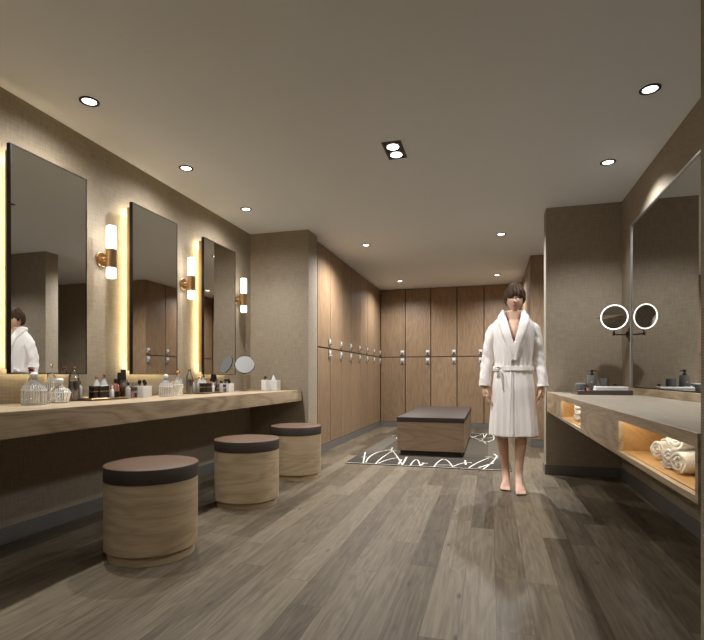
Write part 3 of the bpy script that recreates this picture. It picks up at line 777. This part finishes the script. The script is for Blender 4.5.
# round table mirror
t = thing('table_mirror', 'round mirror on a slim chrome stand near the end of the oak counter', 'mirror', (-2.55, 4.80, CT), math.atan2(4.80, -2.55)-PI/2+PI)
t.rotation_euler.z = math.atan2(-2.55, 4.80)*-1
b = BM(); lathe(b, [(0, 0), (.062, 0), (.062, .004), (.03, .008), (.006, .012), (0, .012)], 36); obj('base', b, 'chrome', t)
b = BM(); tube(b, [(0, 0, .01), (0, 0, .19)], .004, 12); obj('stem', b, 'chrome', t)
hd = Matrix.Translation((0, 0, .285)) @ Matrix.Rotation(math.radians(66), 4, 'X')
b = BM(); lathe(b, [(0, -.006), (.096, -.006), (.104, -.002), (.104, .003), (.101, .005), (0, .0035)], 48, 0, hd); obj('back', b, 'black_metal', t)
b = BM(); lathe(b, [(0, .0052), (.1005, .0052), (.1, .0062), (0, .0062)], 48, 0, hd); obj('glass', b, 'hazy_mirror', t)
b = BM(); tube(b, [(math.cos(a)*.107, 0, .285+math.sin(a)*.107) for a in [PI+PI*k/16 for k in range(17)]], .003, 8); obj('yoke', b, 'chrome', t)

pump_bottle('soap_dispenser', 'white square dispenser with dark pump beside the tissue box', -2.42, 5.026, CT, .031, .160, 'white', 'bronze', 'dispenser', True)
t = thing('tissue_box', 'white embossed tissue box with tissue pulled up at the counter end', 'tissue box', (-2.40, 5.21, CT), 0.1)
b = BM(); box(b, -.062, .062, -.068, .068, 0, .118, .003, 2)
for k in range(5):
    for zz in range(4):
        q = -.05+k*.025; box(b, .0615, .0635, q-.009, q+.009, .010+zz*.027, .028+zz*.027, .001, 1); box(b, q-.009, q+.009, -.0695, -.0675, .010+zz*.027, .028+zz*.027, .001, 1)
obj('box', b, 'white', t)
b = BM(); tb = BM()
v = [tb.verts.new(p) for p in ((-.012, -.045, 0), (.012, -.04, 0), (.014, .035, 0), (-.01, .04, 0), (0.0, -.055, .022), (.012, -.02, .035), (.006, .045, .018), (0, -.015, .062))]
for f in ((0, 1, 5, 4), (1, 2, 6, 5), (2, 3, 6), (3, 0, 4), (4, 5, 7), (5, 6, 7), (6, 3, 7), (3, 4, 7)): tb.faces.new([v[i] for i in f])
bmesh.ops.recalc_face_normals(tb, faces=tb.faces)
merge(b, tb, Matrix.Translation((0, 0, .1182))); obj('tissue', b, 'tissue', t)

# ------------------------------------------------------------------ tray on the right counter
ZR = 0.84
t = thing('amenity_tray', 'dark lacquer tray of bath amenities on the pale counter top', 'tray', (0.925, 4.70, ZR))
b = BM(); box(b, -.205, .205, -.17, .17, 0.0005, .010, .002, 1)
for s in (-1, 1):
    box(b, s*.205-.005, s*.205+.005, -.175, .175, .0005, .040, .002, 1); box(b, -.205, .205, s*.17-.005, s*.17+.005, .0005, .040, .002, 1)
obj('tray', b, 'tray_dark', t)
zt = ZR+.0102
t = thing('cotton_jar', 'squat round grey lidded jar on the dark amenity tray', 'jar', (0.778, 4.75, zt))
b = BM(); lathe(b, [(0, 0), (.040, 0), (.048, .012), (.049, .055), (.046, .066), (0, .066)], 36); obj('jar', b, 'grey_pot', t)
b = BM(); lathe(b, [(0, .0665), (.047, .0665), (.049, .070), (.046, .082), (.02, .088), (0, .089)], 36); obj('lid', b, 'grey_pot', t)
pump_bottle('lotion_dispenser', 'grey lotion dispenser with dark pump and small lime emblem on the amenity tray', .868, 4.76, zt, .038, .205, 'grey_pot', 'bronze', 'dispenser', False, True)
o = thing('tumbler', 'plain grey tumbler on the amenity tray beside the dispenser', 'cup', (.968, 4.76, zt))
b = BM(); lathe(b, [(0, 0), (.034, 0), (.037, .003), (.038, .125), (.0365, .127), (.035, .125), (.034, .008), (0, .008)], 36); obj('cup', b, 'grey_pot', o)
o = thing('soap_bar', 'amber soap cake propped between the grey jar and the dispenser', 'soap', (.822, 4.71, zt), .3)
b = BM(); box(b, -.018, .018, -.012, .012, 0, .050, .006, 3); obj('soap', b, 'copper', o)
o = thing('amber_bottle', 'small amber glass bottle lying low behind the folded towel on the tray', 'bottle', (1.055, 4.77, zt))
b = BM(); lathe(b, [(0, 0), (.022, 0), (.024, .004), (.024, .045), (.012, .056), (.012, .066), (0, .066)], 24); obj('bottle', b, 'brass', o)
b = BM(); cyl(b, .014, .066, .080, 16); obj('cap', b, 'bronze', o)
o = thing('folded_towel', 'white towel folded flat at the front of the amenity tray', 'towel', (.985, 4.615, zt), 0)
b = BM()
for k in range(3): box(b, -.128+.003*k, .128-.002*k, -.062, .060, .0005+k*.020, .020+k*.020, .008, 3)
tube(b, [(-.118, -.060, .05), (-.118, 0, .062), (-.118, .058, .05)], .006, 8)
obj('cloth', b, 'tissue', o)

# ------------------------------------------------------------------ rolled towels
def roll_bm(r, L, turns=2.6):
    """spiral of cloth rolled up: axis along +x from 0 to L"""
    b = BM(); n = 90; th = r/(turns+0.6)*0.92
    def sp(k, o): 
        a = 2*PI*turns*k/n; rad = r*(0.16+0.84*k/n)-o
        return rad*math.cos(a), rad*math.sin(a)
    sec = []
    for k in range(n+1):
        (y0, z0), (y1, z1) = sp(k, 0), sp(k, th*0.86)
        sec.append(((y0, z0), (y1, z1)))
    xs = [0.0, 0.004, L-0.004, L]; ins = [0.003, 0, 0, 0.003]
    grid = []
    for (x, i_) in zip(xs, ins):
        row = []
        for k, ((y0, z0), (y1, z1)) in enumerate(sec):
            wob = 0.002*math.sin(k*0.7)
            m = ((y0+y1)/2, (z0+z1)/2); q = i_/th*1.4
            row.append((b.verts.new((x+(wob if x in (0.0, L) else 0), y0+(m[0]-y0)*q, z0+(m[1]-z0)*q)), b.verts.new((x+(wob if x in (0.0, L) else 0), y1+(m[0]-y1)*q, z1+(m[1]-z1)*q))))
        grid.append(row)
    for A, B in zip(grid, grid[1:]):
        for k in range(n):
            b.faces.new((A[k][0], A[k+1][0], B[k+1][0], B[k][0])); b.faces.new((A[k+1][1], A[k][1], B[k][1], B[k+1][1]))
        b.faces.new((A[n][0], A[n][1], B[n][1], B[n][0])); b.faces.new((A[0][1], A[0][0], B[0][0], B[0][1]))
    for row in (grid[0], grid[-1]):
        for k in range(n): b.faces.new((row[k][0], row[k][1], row[k+1][1], row[k+1][0]))
    bmesh.ops.recalc_face_normals(b, faces=b.faces)
    return b
def towel_roll(label, x, y, z, r, L, rz, group, src=None, spin=0.0):
    if src: o = src.copy(); C.objects.link(o)
    else: o = obj('rolled_towel', roll_bm(r, L), 'towel', None)
    o.location = (x, y, z); o.rotation_euler = (spin, 0, rz)
    return tag(o, label, 'towel', group)
zf = 0.6652; r = .041
G2 = 'rolled towels in the wide towel niche'
T0 = towel_roll('white rolled towel lying alone at the front of the wide glowing niche', .632, 2.20, zf+r, r, .26, .33, G2, None, 0)
towel_roll('white rolled towel lying behind the lone front roll, deeper in the wide niche', .70, 2.33, zf+r, r, .26, .30, G2, T0, 1.0)
towel_roll('rolled towel at the base of the wide niche pile, beside the lone roll', .612, 2.005, zf+r, r, .26, .40, G2, T0, 2.0)
towel_roll('rolled towel at the base of the wide niche pile, half hidden by the wall', .612, 1.910, zf+r, r, .26, .40, G2, T0, 0.5)
towel_roll('white rolled towel resting on top of the two in the wide niche', .622, 1.96, zf+r+.071, r, .26, .40, G2, T0, 2.7)
r2 = .0225; G1 = 'small rolled towels in the narrow niche'
T1 = None
for row, cnt in enumerate((4, 3, 2)):
    for k in range(cnt):
        lab = f'small rolled towel in the narrow niche, {["bottom", "middle", "top"][row]} row, {ORD[k]} from the passage end'
        q = towel_roll(lab, .612+.004*((k+row) % 2), 4.05-.0455*k-.02275*row, zf+r2+.0394*row, r2, .16, 0, G1, T1, k*1.3+row)
        if T1 is None: T1 = q

# ------------------------------------------------------------------ person in a bathrobe
PX, PY = 0.200, 4.64
def body_mesh():
    """one continuous body: skinned limbs and sculpted head merged by a voxel remesh"""
    pts, edges, rad, ft = [], [], [], []
    def add(p, r, par=None):
        pts.append(p); rad.append(r if isinstance(r, tuple) else (r, r))
        if par is not None: edges.append((par, len(pts)-1))
        return len(pts)-1
    pel = add((0, 0, .96), (.135, .10)); w = add((0, 0, 1.10), (.125, .092), pel); ch = add((0, .0, 1.30), (.140, .100), w)
    st = add((0, .005, 1.425), (.105, .078), ch); nk = add((.004, .008, 1.50), (.056, .056), st); add((.010, -.004, 1.60), (.054, .056), nk)
    for s, knee, ank, toe, heel, kr in ((-1, (-.098, -.045, .485), (-.056, .055, .092), (-.072, -.125, .022), (-.052, .085, .04), 1), (1, (.066, -.075, .485), (.040, -.065, .092), (.052, -.255, .020), (.038, -.035, .04), 1)):
        hip = add((s*.085, 0, .88), .090, pel)
        th = add(((s*.085+knee[0])/2, knee[1]*.6, .68), .072, hip)
        kn = add(knee, .052, th)
        cf = add((knee[0]*.72+ank[0]*.28, knee[1]*.7+ank[1]*.3+.022, .375), .054, kn)
        lo = add((knee[0]*.3+ank[0]*.7, knee[1]*.3+ank[1]*.7+.008, .20), .036, cf)
        an = add(ank, .034, lo)
        add(heel, .032, an)
        md = add((ank[0]*.5+toe[0]*.5, ank[1]*.45+toe[1]*.55, .042), (.036, .030), an)
        ft.append((Vector(ank), Vector(toe)))
    for s, el, wr in ((-1, (-.218, .030, 1.165), (-.238, -.035, .915)), (1, (.214, .030, 1.165), (.234, -.020, .915))):
        sh = add((s*.150, .005, 1.420), .050, st)
        ua = add(((s*.150+el[0])/2, .02, 1.30), .043, sh)
        e = add(el, .037, ua)
        fa = add((el[0]*.6+wr[0]*.4, el[1]*.6+wr[1]*.4, 1.07), .038, e)
        wv = add(wr, (.027, .022), fa)
    me = bpy.data.meshes.new('b'); me.from_pydata(pts, edges, [])
    o = bpy.data.objects.new('b', me); C.objects.link(o)
    o.modifiers.new('s', 'SKIN')
    for i, v in enumerate(me.skin_vertices[0].data): v.radius = rad[i]; v.use_root = (i == 0)
    m = o.modifiers.new('u', 'SUBSURF'); m.levels = m.render_levels = 2
    bpy.context.view_layer.update()
    dg = bpy.context.evaluated_depsgraph_get(); dg.update()
    base = bpy.data.meshes.new_from_object(o.evaluated_get(dg)); bpy.data.objects.remove(o)
    bm = BM(); bm.from_mesh(base)
    bmesh.ops.recalc_face_normals(bm, faces=bm.faces)
    if bm.calc_volume(signed=True) < 0: bmesh.ops.reverse_faces(bm, faces=bm.faces)
    # head
    hc = Vector((.014, -.012, 1.690))
    t = BM(); bmesh.ops.create_uvsphere(t, u_segments=48, v_segments=36, radius=1)
    for v in t.verts:
        x, y, z = v.co
        sx, sy, sz = .074, .092, .118
        if z < 0:
            k = -z; sx *= 1-.30*k**1.6; sy *= 1-.16*k
            y2 = y*sy - .018*k*(1 if y < 0 else .3)
            if y > 0: y2 -= .045*k*y
        else: y2 = y*sy*(1.0+.03*z)
        X, Y, Z = x*sx, y2, z*sz
        if y < -.3:      # face relief
            ex = math.exp(-((abs(X)-.031)/.014)**2-((Z-.004)/.010)**2); Y += .010*ex
            br = math.exp(-((abs(X)-.028)/.022)**2-((Z-.022)/.007)**2); Y -= .003*br
            ck = math.exp(-((abs(X)-.042)/.016)**2-((Z+.028)/.018)**2); Y -= .004*ck
            lp = math.exp(-(X/.020)**2-((Z+.062)/.007)**2); Y -= .006*lp
            cn = math.exp(-(X/.020)**2-((Z+.100)/.012)**2); Y -= .007*cn
        v.co = (X, Y, Z)
    tilt = Matrix.Translation(hc) @ Matrix.Rotation(math.radians(-4), 4, 'Z') @ Matrix.Rotation(math.radians(4), 4, 'X')
    merge(bm, t, tilt)
    t = BM()   # nose, ears
    tube(t, [(0, -.082, .012), (0, -.096, -.010), (0, -.108, -.030), (0, -.098, -.038)], [.007, .009, .0125, .008], 12)
    for s in (-1, 1):
        ball(t, (s*.010, -.096, -.033), .008, 10)
        ball(t, (s*.076, .008, -.005), .03, 14, 0, .28, .55, 1.0)
    merge(bm, t, tilt)
    # trapezius/chest volume
    t = BM(); ball(t, (0, -.004, 1.365), 1, 24, 0, .145, .098, .125); ball(t, (-.065, .012, 1.445), 1, 16, 0, .085, .05, .045); ball(t, (.065, .012, 1.445), 1, 16, 0, .085, .05, .045); tube(t, [(0, .0, 1.44), (.004, .004, 1.50), (.010, .0, 1.585)], [.080, .062, .058], 20)
    merge(bm, t)
    # feet: toes
    t = BM()
    for A_, T_ in ft:
        q = lambda k, z: Vector((A_.x+(T_.x-A_.x)*k, A_.y+(T_.y-A_.y)*k, z))
        tube(t, [q(-.30, .034), q(-.22, .032), q(0, .046), q(.35, .048), q(.62, .036), q(.85, .025), q(1.0, .019)],
             [(.014, .014), (.027, .027), (.033, .044), (.034, .042), (.039, .031), (.044, .023), (.041, .016)], 18)
    for s, toe, ang in ((-1, (-.072, -.125, .022), -.12), (1, (.052, -.255, .020), .06)):
        for k, (dx, ln, rr_) in enumerate(((-.030, .050, .0135), (-.010, .046, .0100), (.006, .042, .0095), (.020, .036, .0088), (.032, .028, .0085))):
            dx = s*(-.030, -.010, .006, .020, .032)[k]
            p0 = Vector((toe[0]+dx, toe[1]+.03, .022)); p1 = Vector((toe[0]+dx*1.08, toe[1]-ln*.45, .018)); p2 = Vector((toe[0]+dx*1.10, toe[1]-ln, .0125))
            tube(t, [p0, p1, p2], [rr_, rr_*1.02, rr_*.85], 10); ball(t, p2, rr_*.88, 10)
    merge(bm, t)
    # hands
    for s, wr in ((-1, Vector((-.238, -.035, .905))), (1, Vector((.236, -.020, .905)))):
        t = BM(); f = -s      # f: towards the body
        tube(t, [wr, wr+Vector((f*.004, -.006, -.035)), wr+Vector((f*.010, -.012, -.070)), wr+Vector((f*.014, -.016, -.092))], [(.026, .019), (.037, .020), (.041, .019), (.038, .016)], 14, mat=None)
        for k, (off, ln) in enumerate(((-.028, .068), (-.009, .076), (.010, .072), (.027, .058))):
            a = wr+Vector((f*.013+.0*off, -.016+off, -.080)); spread_ = off*.16
            pth = [a, a+Vector((f*.004, spread_*.4, -ln*.42)), a+Vector((f*.012, spread_*.7, -ln*.75)), a+Vector((f*.024, spread_, -ln))]
            tube(t, pth, [.0095, .0092, .0086, .0072], 10); ball(t, pth[-1], .0073, 10)
        a = wr+Vector((f*.006, -.030, -.030))
        pth = [a, a+Vector((f*.012, -.024, -.026)), a+Vector((f*.020, -.030, -.052)), a+Vector((f*.026, -.028, -.070))]
        tube(t, pth, [.0125, .0118, .0105, .0085], 10); ball(t, pth[-1], .0086, 10)
        merge(bm, t)
    bmesh.ops.holes_fill(bm, edges=[e for e in bm.edges if e.is_boundary], sides=40)
    me = bpy.data.meshes.new('b'); bm.to_mesh(me); bm.free()
    o = bpy.data.objects.new('b', me); C.objects.link(o)
    m = o.modifiers.new('r', 'REMESH'); m.mode = 'VOXEL'; m.voxel_size = .0042; m.use_smooth_shade = True
    m = o.modifiers.new('sm', 'SMOOTH'); m.iterations = 7; m.factor = .5
    dg = bpy.context.evaluated_depsgraph_get()
    res = bpy.data.meshes.new_from_object(o.evaluated_get(dg)); bpy.data.objects.remove(o)
    res.materials.clear()
    for k in ('skin', 'lips', 'brow', 'eye', 'nail'): res.materials.append(M[k])
    inv = tilt.inverted()
    for p in res.polygons:
        p.use_smooth = True; p.material_index = 0
        c = p.center
        if c.z > 1.58:
            q = inv @ c
            if q.y < -.05:
                if abs(q.z+.062) < .0055*(1-.3*abs(q.x)/.022) and abs(q.x) < .023: p.material_index = 1
                elif abs(q.z-.022-.004*math.cos(abs(q.x)*60)) < .0045 and .012 < abs(q.x) < .048: p.material_index = 2
                elif ((abs(q.x)-.031)/.013)**2+((q.z-.004)/.0055)**2 < 1: p.material_index = 3
    return res, tilt
bm_, tilt = body_mesh()
bm_.name = 'person'
person = bpy.data.objects.new('person', bm_); C.objects.link(person); person.location = (PX, PY, 0)
tag(person, 'barefoot person with dark fringe walking in a white knee-length bathrobe', 'person')

# hair: a thick cap with a jagged fringe and layered locks
def hair():
    b = BM(); rr_ = random.Random(4)
    nA, nZ = 96, 22
    def low(a):     # lower edge angle (elevation) by azimuth, a = 0 at the face
        fa = abs(((a+PI) % (2*PI))-PI)
        base = .10 if fa < .75 else (.10-.30*min(1, (fa-.75)/.5) if fa < 1.5 else (-.20-.42*min(1, (fa-1.5)/.9)))
        return base+.07*math.sin(a*13+1)+.045*math.sin(a*29)+(0.05*math.sin(a*5+.7) if fa < .8 else 0)
    def surf(a, e, off):
        fa = abs(((a+PI) % (2*PI))-PI)
        x = math.sin(a)*math.cos(e); y = -math.cos(a)*math.cos(e); z = math.sin(e)
        R = Vector((x*.0835, y*.105+.003, z*.130+.004))
        n = Vector((x, y, z))
        lock = .004*math.sin(a*17+e*3+1.5*math.sin(a*4))+.0025*math.sin(a*41+e*7)
        return R+n*(off+lock*(math.cos(e)**.5 if math.cos(e) > 0 else 0))
    outer, inner = [], []
    for i in range(nA):
        a = 2*PI*i/nA; e0 = low(a); co, ci = [], []
        for j in range(nZ):
            k = j/(nZ-1); e = e0+(PI/2-.02-e0)*k
            puff = .006*math.sin(PI*min(1, k*1.15))
            co.append(b.verts.new(surf(a, e, puff-(.004 if j == 0 else 0)))); ci.append(b.verts.new(surf(a, e, -.013)))
        outer.append(co); inner.append(ci)
    for i in range(nA):
        j2 = (i+1) % nA
        for j in range(nZ-1):
            b.faces.new((outer[i][j], outer[j2][j], outer[j2][j+1], outer[i][j+1]))
            b.faces.new((inner[i][j+1], inner[j2][j+1], inner[j2][j], inner[i][j]))
        b.faces.new((outer[i][0], inner[i][0], inner[j2][0], outer[j2][0]))
    b.faces.new([outer[i][-1] for i in range(nA)]); b.faces.new([inner[i][-1] for i in range(nA)][::-1])
    # loose locks over the cap, swept sideways across the forehead
    for k in range(150):
        a0 = rr_.uniform(-PI, PI); e0 = rr_.uniform(.6, 1.35)
        fa = abs(a0); ln = rr_.uniform(.5, .95); drift = (.28 if fa < 1 else .1)*rr_.choice((1, 1, -.4))
        pts, rad = [], []
        for q in range(7):
            u = q/6; e = e0+(max(low(a0+drift), e0-ln*1.4)-.05-e0)*u; a = a0+drift*u
            pts.append(surf(a, e, .004+.006*math.sin(PI*u)-.003*u)); rad.append((.0075*(1-u*.82)+.0006, .0032*(1-u*.7)+.0004))
        tube(b, pts, rad, 6)
    bmesh.ops.transform(b, matrix=tilt, verts=b.verts)
    bmesh.ops.recalc_face_normals(b, faces=b.faces)
    o = obj('hair', b, 'hair', person, smooth=80); return o
h_ = hair(); h_['label'] = 'dark brown layered hair with a fringe over the brows'

# bathrobe
ZT = [(.465, .200, .165), (.60, .194, .160), (.75, .186, .155), (.90, .178, .150), (1.02, .164, .138), (1.075, .156, .128), (1.14, .160, .132), (1.25, .172, .138), (1.36, .184, .138), (1.42, .190, .128), (1.462, .186, .118), (1.50, .154, .106), (1.535, .118, .096), (1.562, .090, .088), (1.585, .078, .084)]
def prof(z):
    for (z0, a0, b0), (z1, a1, b1) in zip(ZT, ZT[1:]):
        if z <= z1:
            k = max(0, (z-z0)/(z1-z0)); return a0+(a1-a0)*k, b0+(b1-b0)*k
    return ZT[-1][1:]
def vgap(z): return 0.0 if z < 1.285 else .074*((z-1.285)/.30)**.9
def rs(th, z, off=0.0):
    """robe surface; th = 0 at the front centre, positive towards +x"""
    a, c = prof(z)
    low_ = max(0, min(1, (1.05-z)/.55)); up = max(0, min(1, (z-1.1)/.2))*max(0, min(1, max(0, (1.45-z)/.1)))
    fold = .010*low_*math.sin(th*9+1.0+z*1.5)+.006*low_*math.sin(th*17+z*4)+.004*up*math.sin(th*11+z*14)
    pull = .006*math.exp(-((z-1.075)/.06)**2)*math.sin(th*23)
    k = 1+(fold+pull+off)/a
    s_, c_ = math.sin(th), math.cos(th)
    p = 2.0/(2.35-.35*max(0, min(1, (z-1.45)/.07)))
    x = a*k*math.copysign(abs(s_)**p, s_); y = -c*k*math.copysign(abs(c_)**p, c_)
    return Vector((x, y+.004, z))
def gth(z):
    a, c = prof(z); g = min(vgap(z)/a, .98)
    return math.asin(g**((2.35-.35*max(0, min(1, (z-1.45)/.07)))/2)) if g > 0 else 0.0
b = BM(); NT_, NZ_ = 96, 74; grid = []
for j in range(NZ_+1):
    z = .465+(1.585-.465)*j/NZ_; g0 = gth(z); row = []
    for i in range(NT_+1):
        th = g0+(2*PI-2*g0)*i/NT_
        # overlap: one front laps over the other
        off = .004 if i > NT_-8 else 0
        v = rs(th, z, off)
        v.z += (.005*math.sin(th*5) if j == 0 else 0)
        row.append(b.verts.new(v))
    grid.append(row)
for A, B in zip(grid, grid[1:]):
    for i in range(NT_): b.faces.new((A[i], A[i+1], B[i+1], B[i]))
# lapping front edge below the V
bmesh.ops.recalc_face_normals(b, faces=b.faces)
robe = obj('bathrobe', b, 'robe', person, smooth=80)
m = robe.modifiers.new('thick', 'SOLIDIFY'); m.thickness = .007; m.offset = -1
robe['label'] = 'cream white shawl-collar bathrobe'
# sleeves
for s, shp in ((-1, [(-.125, .004, 1.455), (-.168, .006, 1.418), (-.192, .015, 1.33), (-.213, .028, 1.20), (-.228, .020, 1.10), (-.240, -.010, 1.00), (-.247, -.030, .905)]),
               (1, [(.125, .004, 1.455), (.168, .006, 1.418), (.192, .015, 1.33), (.211, .028, 1.20), (.224, .020, 1.10), (.236, -.002, 1.00), (.243, -.016, .905)])):
    b = BM(); n = 36; P = [Vector(p) for p in shp]; R = [.050, .062, .066, .063, .060, .059, .060]
    path, rads = [], []
    for i in range(len(P)-1):
        for q in range(6):
            k = q/6; p0 = P[max(i-1, 0)]; p3 = P[min(i+2, len(P)-1)]; p1_, p2_ = P[i], P[i+1]
            path.append(.5*((2*p1_)+(p2_-p0)*k+(2*p0-5*p1_+4*p2_-p3)*k*k+(-p0+3*p1_-3*p2_+p3)*k**3)); rads.append(R[i]+(R[i+1]-R[i])*k)
    path.append(P[-1]); rads.append(R[-1])
    rings = []
    for i, p in enumerate(path):
        d = (path[min(i+1, len(path)-1)]-path[max(i-1, 0)]).normalized()
        ax = Vector((0, 1, 0)); ax = (ax-d*ax.dot(d)).normalized(); bx = d.cross(ax); ring = []
        for k in range(n):
            a = 2*PI*k/n
            w_ = .005*math.sin(i*.62+2*math.sin(a+s))*math.sin(a*2+i*.2)+.003*math.sin(i*1.3+a*3)
            ring.append(b.verts.new(p+(ax*math.cos(a)*1.02+bx*math.sin(a)*.86)*(rads[i]+w_)))
        rings.append(ring)
    # turned-in cuff hem
    d = (path[-1]-path[-2]).normalized(); inner = [b.verts.new(path[-1]-d*.05+(v.co-path[-1])*.88) for v in rings[-1]]
    lip = [b.verts.new(path[-1]+(v.co-path[-1])*.90) for v in rings[-1]]
    rings += [lip, inner]
    for A, B in zip(rings, rings[1:]):
        for k in range(n): b.faces.new((A[k], A[(k+1) % n], B[(k+1) % n], B[k]))
    b.faces.new(rings[0][::-1])
    bmesh.ops.recalc_face_normals(b, faces=b.faces)
    sl = obj('sleeve', b, 'robe', robe, smooth=70)
# shawl collar
b = BM()
for s in (-1, 1):
    cols = []
    N = 46
    for i in range(N+1):
        k = i/N
        if k < .62:
            z = 1.13+(1.582-1.13)*(k/.62); g0 = gth(z); th_in = g0
        else:
            z = 1.582; q = (k-.62)/.38; th_in = gth(1.582)+(PI-gth(1.582))*q
        wid = .012+.050*min(1, k/.35) if k < .62 else .062-.012*(k-.62)/.38
        row = []
        for j in range(6):
            q = j/5
            if k < .62:
                a, c = prof(z); th = th_in+wid*q/a*1.15; zz = z-.020*q*min(1, k*2)
            else: th = th_in; zz = z-.030*q
            v = rs(s*th, zz, .012+.006*math.sin(PI*q)-(.008 if j == 5 else 0))
            if k >= .62 or z > 1.53: v = v+Vector((0, 0, .010*(1-q)*min(1, (z-1.53)/.05)))
            row.append(b.verts.new(v))
        cols.append(row)
    for A, B in zip(cols, cols[1:]):
        for j in range(5): b.faces.new((A[j], A[j+1], B[j+1], B[j]))
bmesh.ops.remove_doubles(b, verts=b.verts, dist=.0005)
bmesh.ops.recalc_face_normals(b, faces=b.faces)
cl = obj('collar', b, 'robe', robe, smooth=80)
m = cl.modifiers.new('thick', 'SOLIDIFY'); m.thickness = .009; m.offset = 0
# front edge
b = BM(); e_ = []
for i in range(40):
    z = 1.14-(1.14-.468)*i/39; e_.append(rs(-.10-.03*i/39, z, .006))
tube(b, e_, [(.007, .0045)]*40, 8); obj('front_edge', b, 'robe', robe)
# belt
b = BM(); n = 64
sec = [(.009, -.021), (.017, -.019), (.019, 0), (.017, .019), (.009, .021), (.003, 0)]
rings = [[b.verts.new(rs(2*PI*i/n, 1.068+dz, do)) for do, dz in sec] for i in range(n)]
for i in range(n):
    A, B = rings[i], rings[(i+1) % n]
    for k in range(6): b.faces.new((A[k], B[k], B[(k+1) % 6], A[(k+1) % 6]))
bmesh.ops.recalc_face_normals(b, faces=b.faces)
kx = rs(-.62, 1.066, .022)
ball(b, kx, .026, 16, 0, 1.2, .7, 1.0)
tube(b, [kx+Vector((-.012, -.012, .016)), kx+Vector((-.050, -.016, .018)), kx+Vector((-.062, -.012, -.004)), kx+Vector((-.014, -.012, -.006))], [(.016, .005)]*4, 8)
for pts in ([(0.004, -.014, -.008), (.030, -.026, -.055), (.050, -.022, -.12), (.062, -.020, -.165)], [(-.004, -.014, -.010), (.008, -.024, -.06), (.020, -.020, -.13), (.024, -.020, -.19)]):
    tube(b, [kx+Vector(p) for p in pts], [(.013, .006), (.017, .006), (.018, .006), (.018, .006)], 8)
obj('belt', b, 'robe', robe, smooth=60)

# ------------------------------------------------------------------ camera, world, view
F = 491.7; yaw = math.atan(138/F)
cam = bpy.data.cameras.new('camera'); co = bpy.data.objects.new('camera', cam); C.objects.link(co)
cam.sensor_fit = 'HORIZONTAL'; cam.sensor_width = 36.0; cam.lens = F/704*36.0
cam.shift_y = (376-320)/704
cam.clip_start = 0.05
co.location = (0, 0, 1.0); co.rotation_euler = (PI/2, 0, yaw)
S.camera = co
w = bpy.data.worlds.new('world'); w.use_nodes = True; S.world = w
w.node_tree.nodes['Background'].inputs[0].default_value = (1.0, 0.985, 0.96, 1); w.node_tree.nodes['Background'].inputs[1].default_value = 0.02
S.view_settings.view_transform = 'Standard'; S.view_settings.look = 'None'
S.view_settings.gamma = 1; S.view_settings.use_curve_mapping = False
S.view_settings.exposure = 0.4
cy = S.cycles
cy.max_bounces = 12; cy.diffuse_bounces = 10; cy.glossy_bounces = 6; cy.transmission_bounces = 10
cy.caustics_reflective = False; cy.caustics_refractive = False
cy.use_denoising = True; cy.sample_clamp_indirect = 4.0
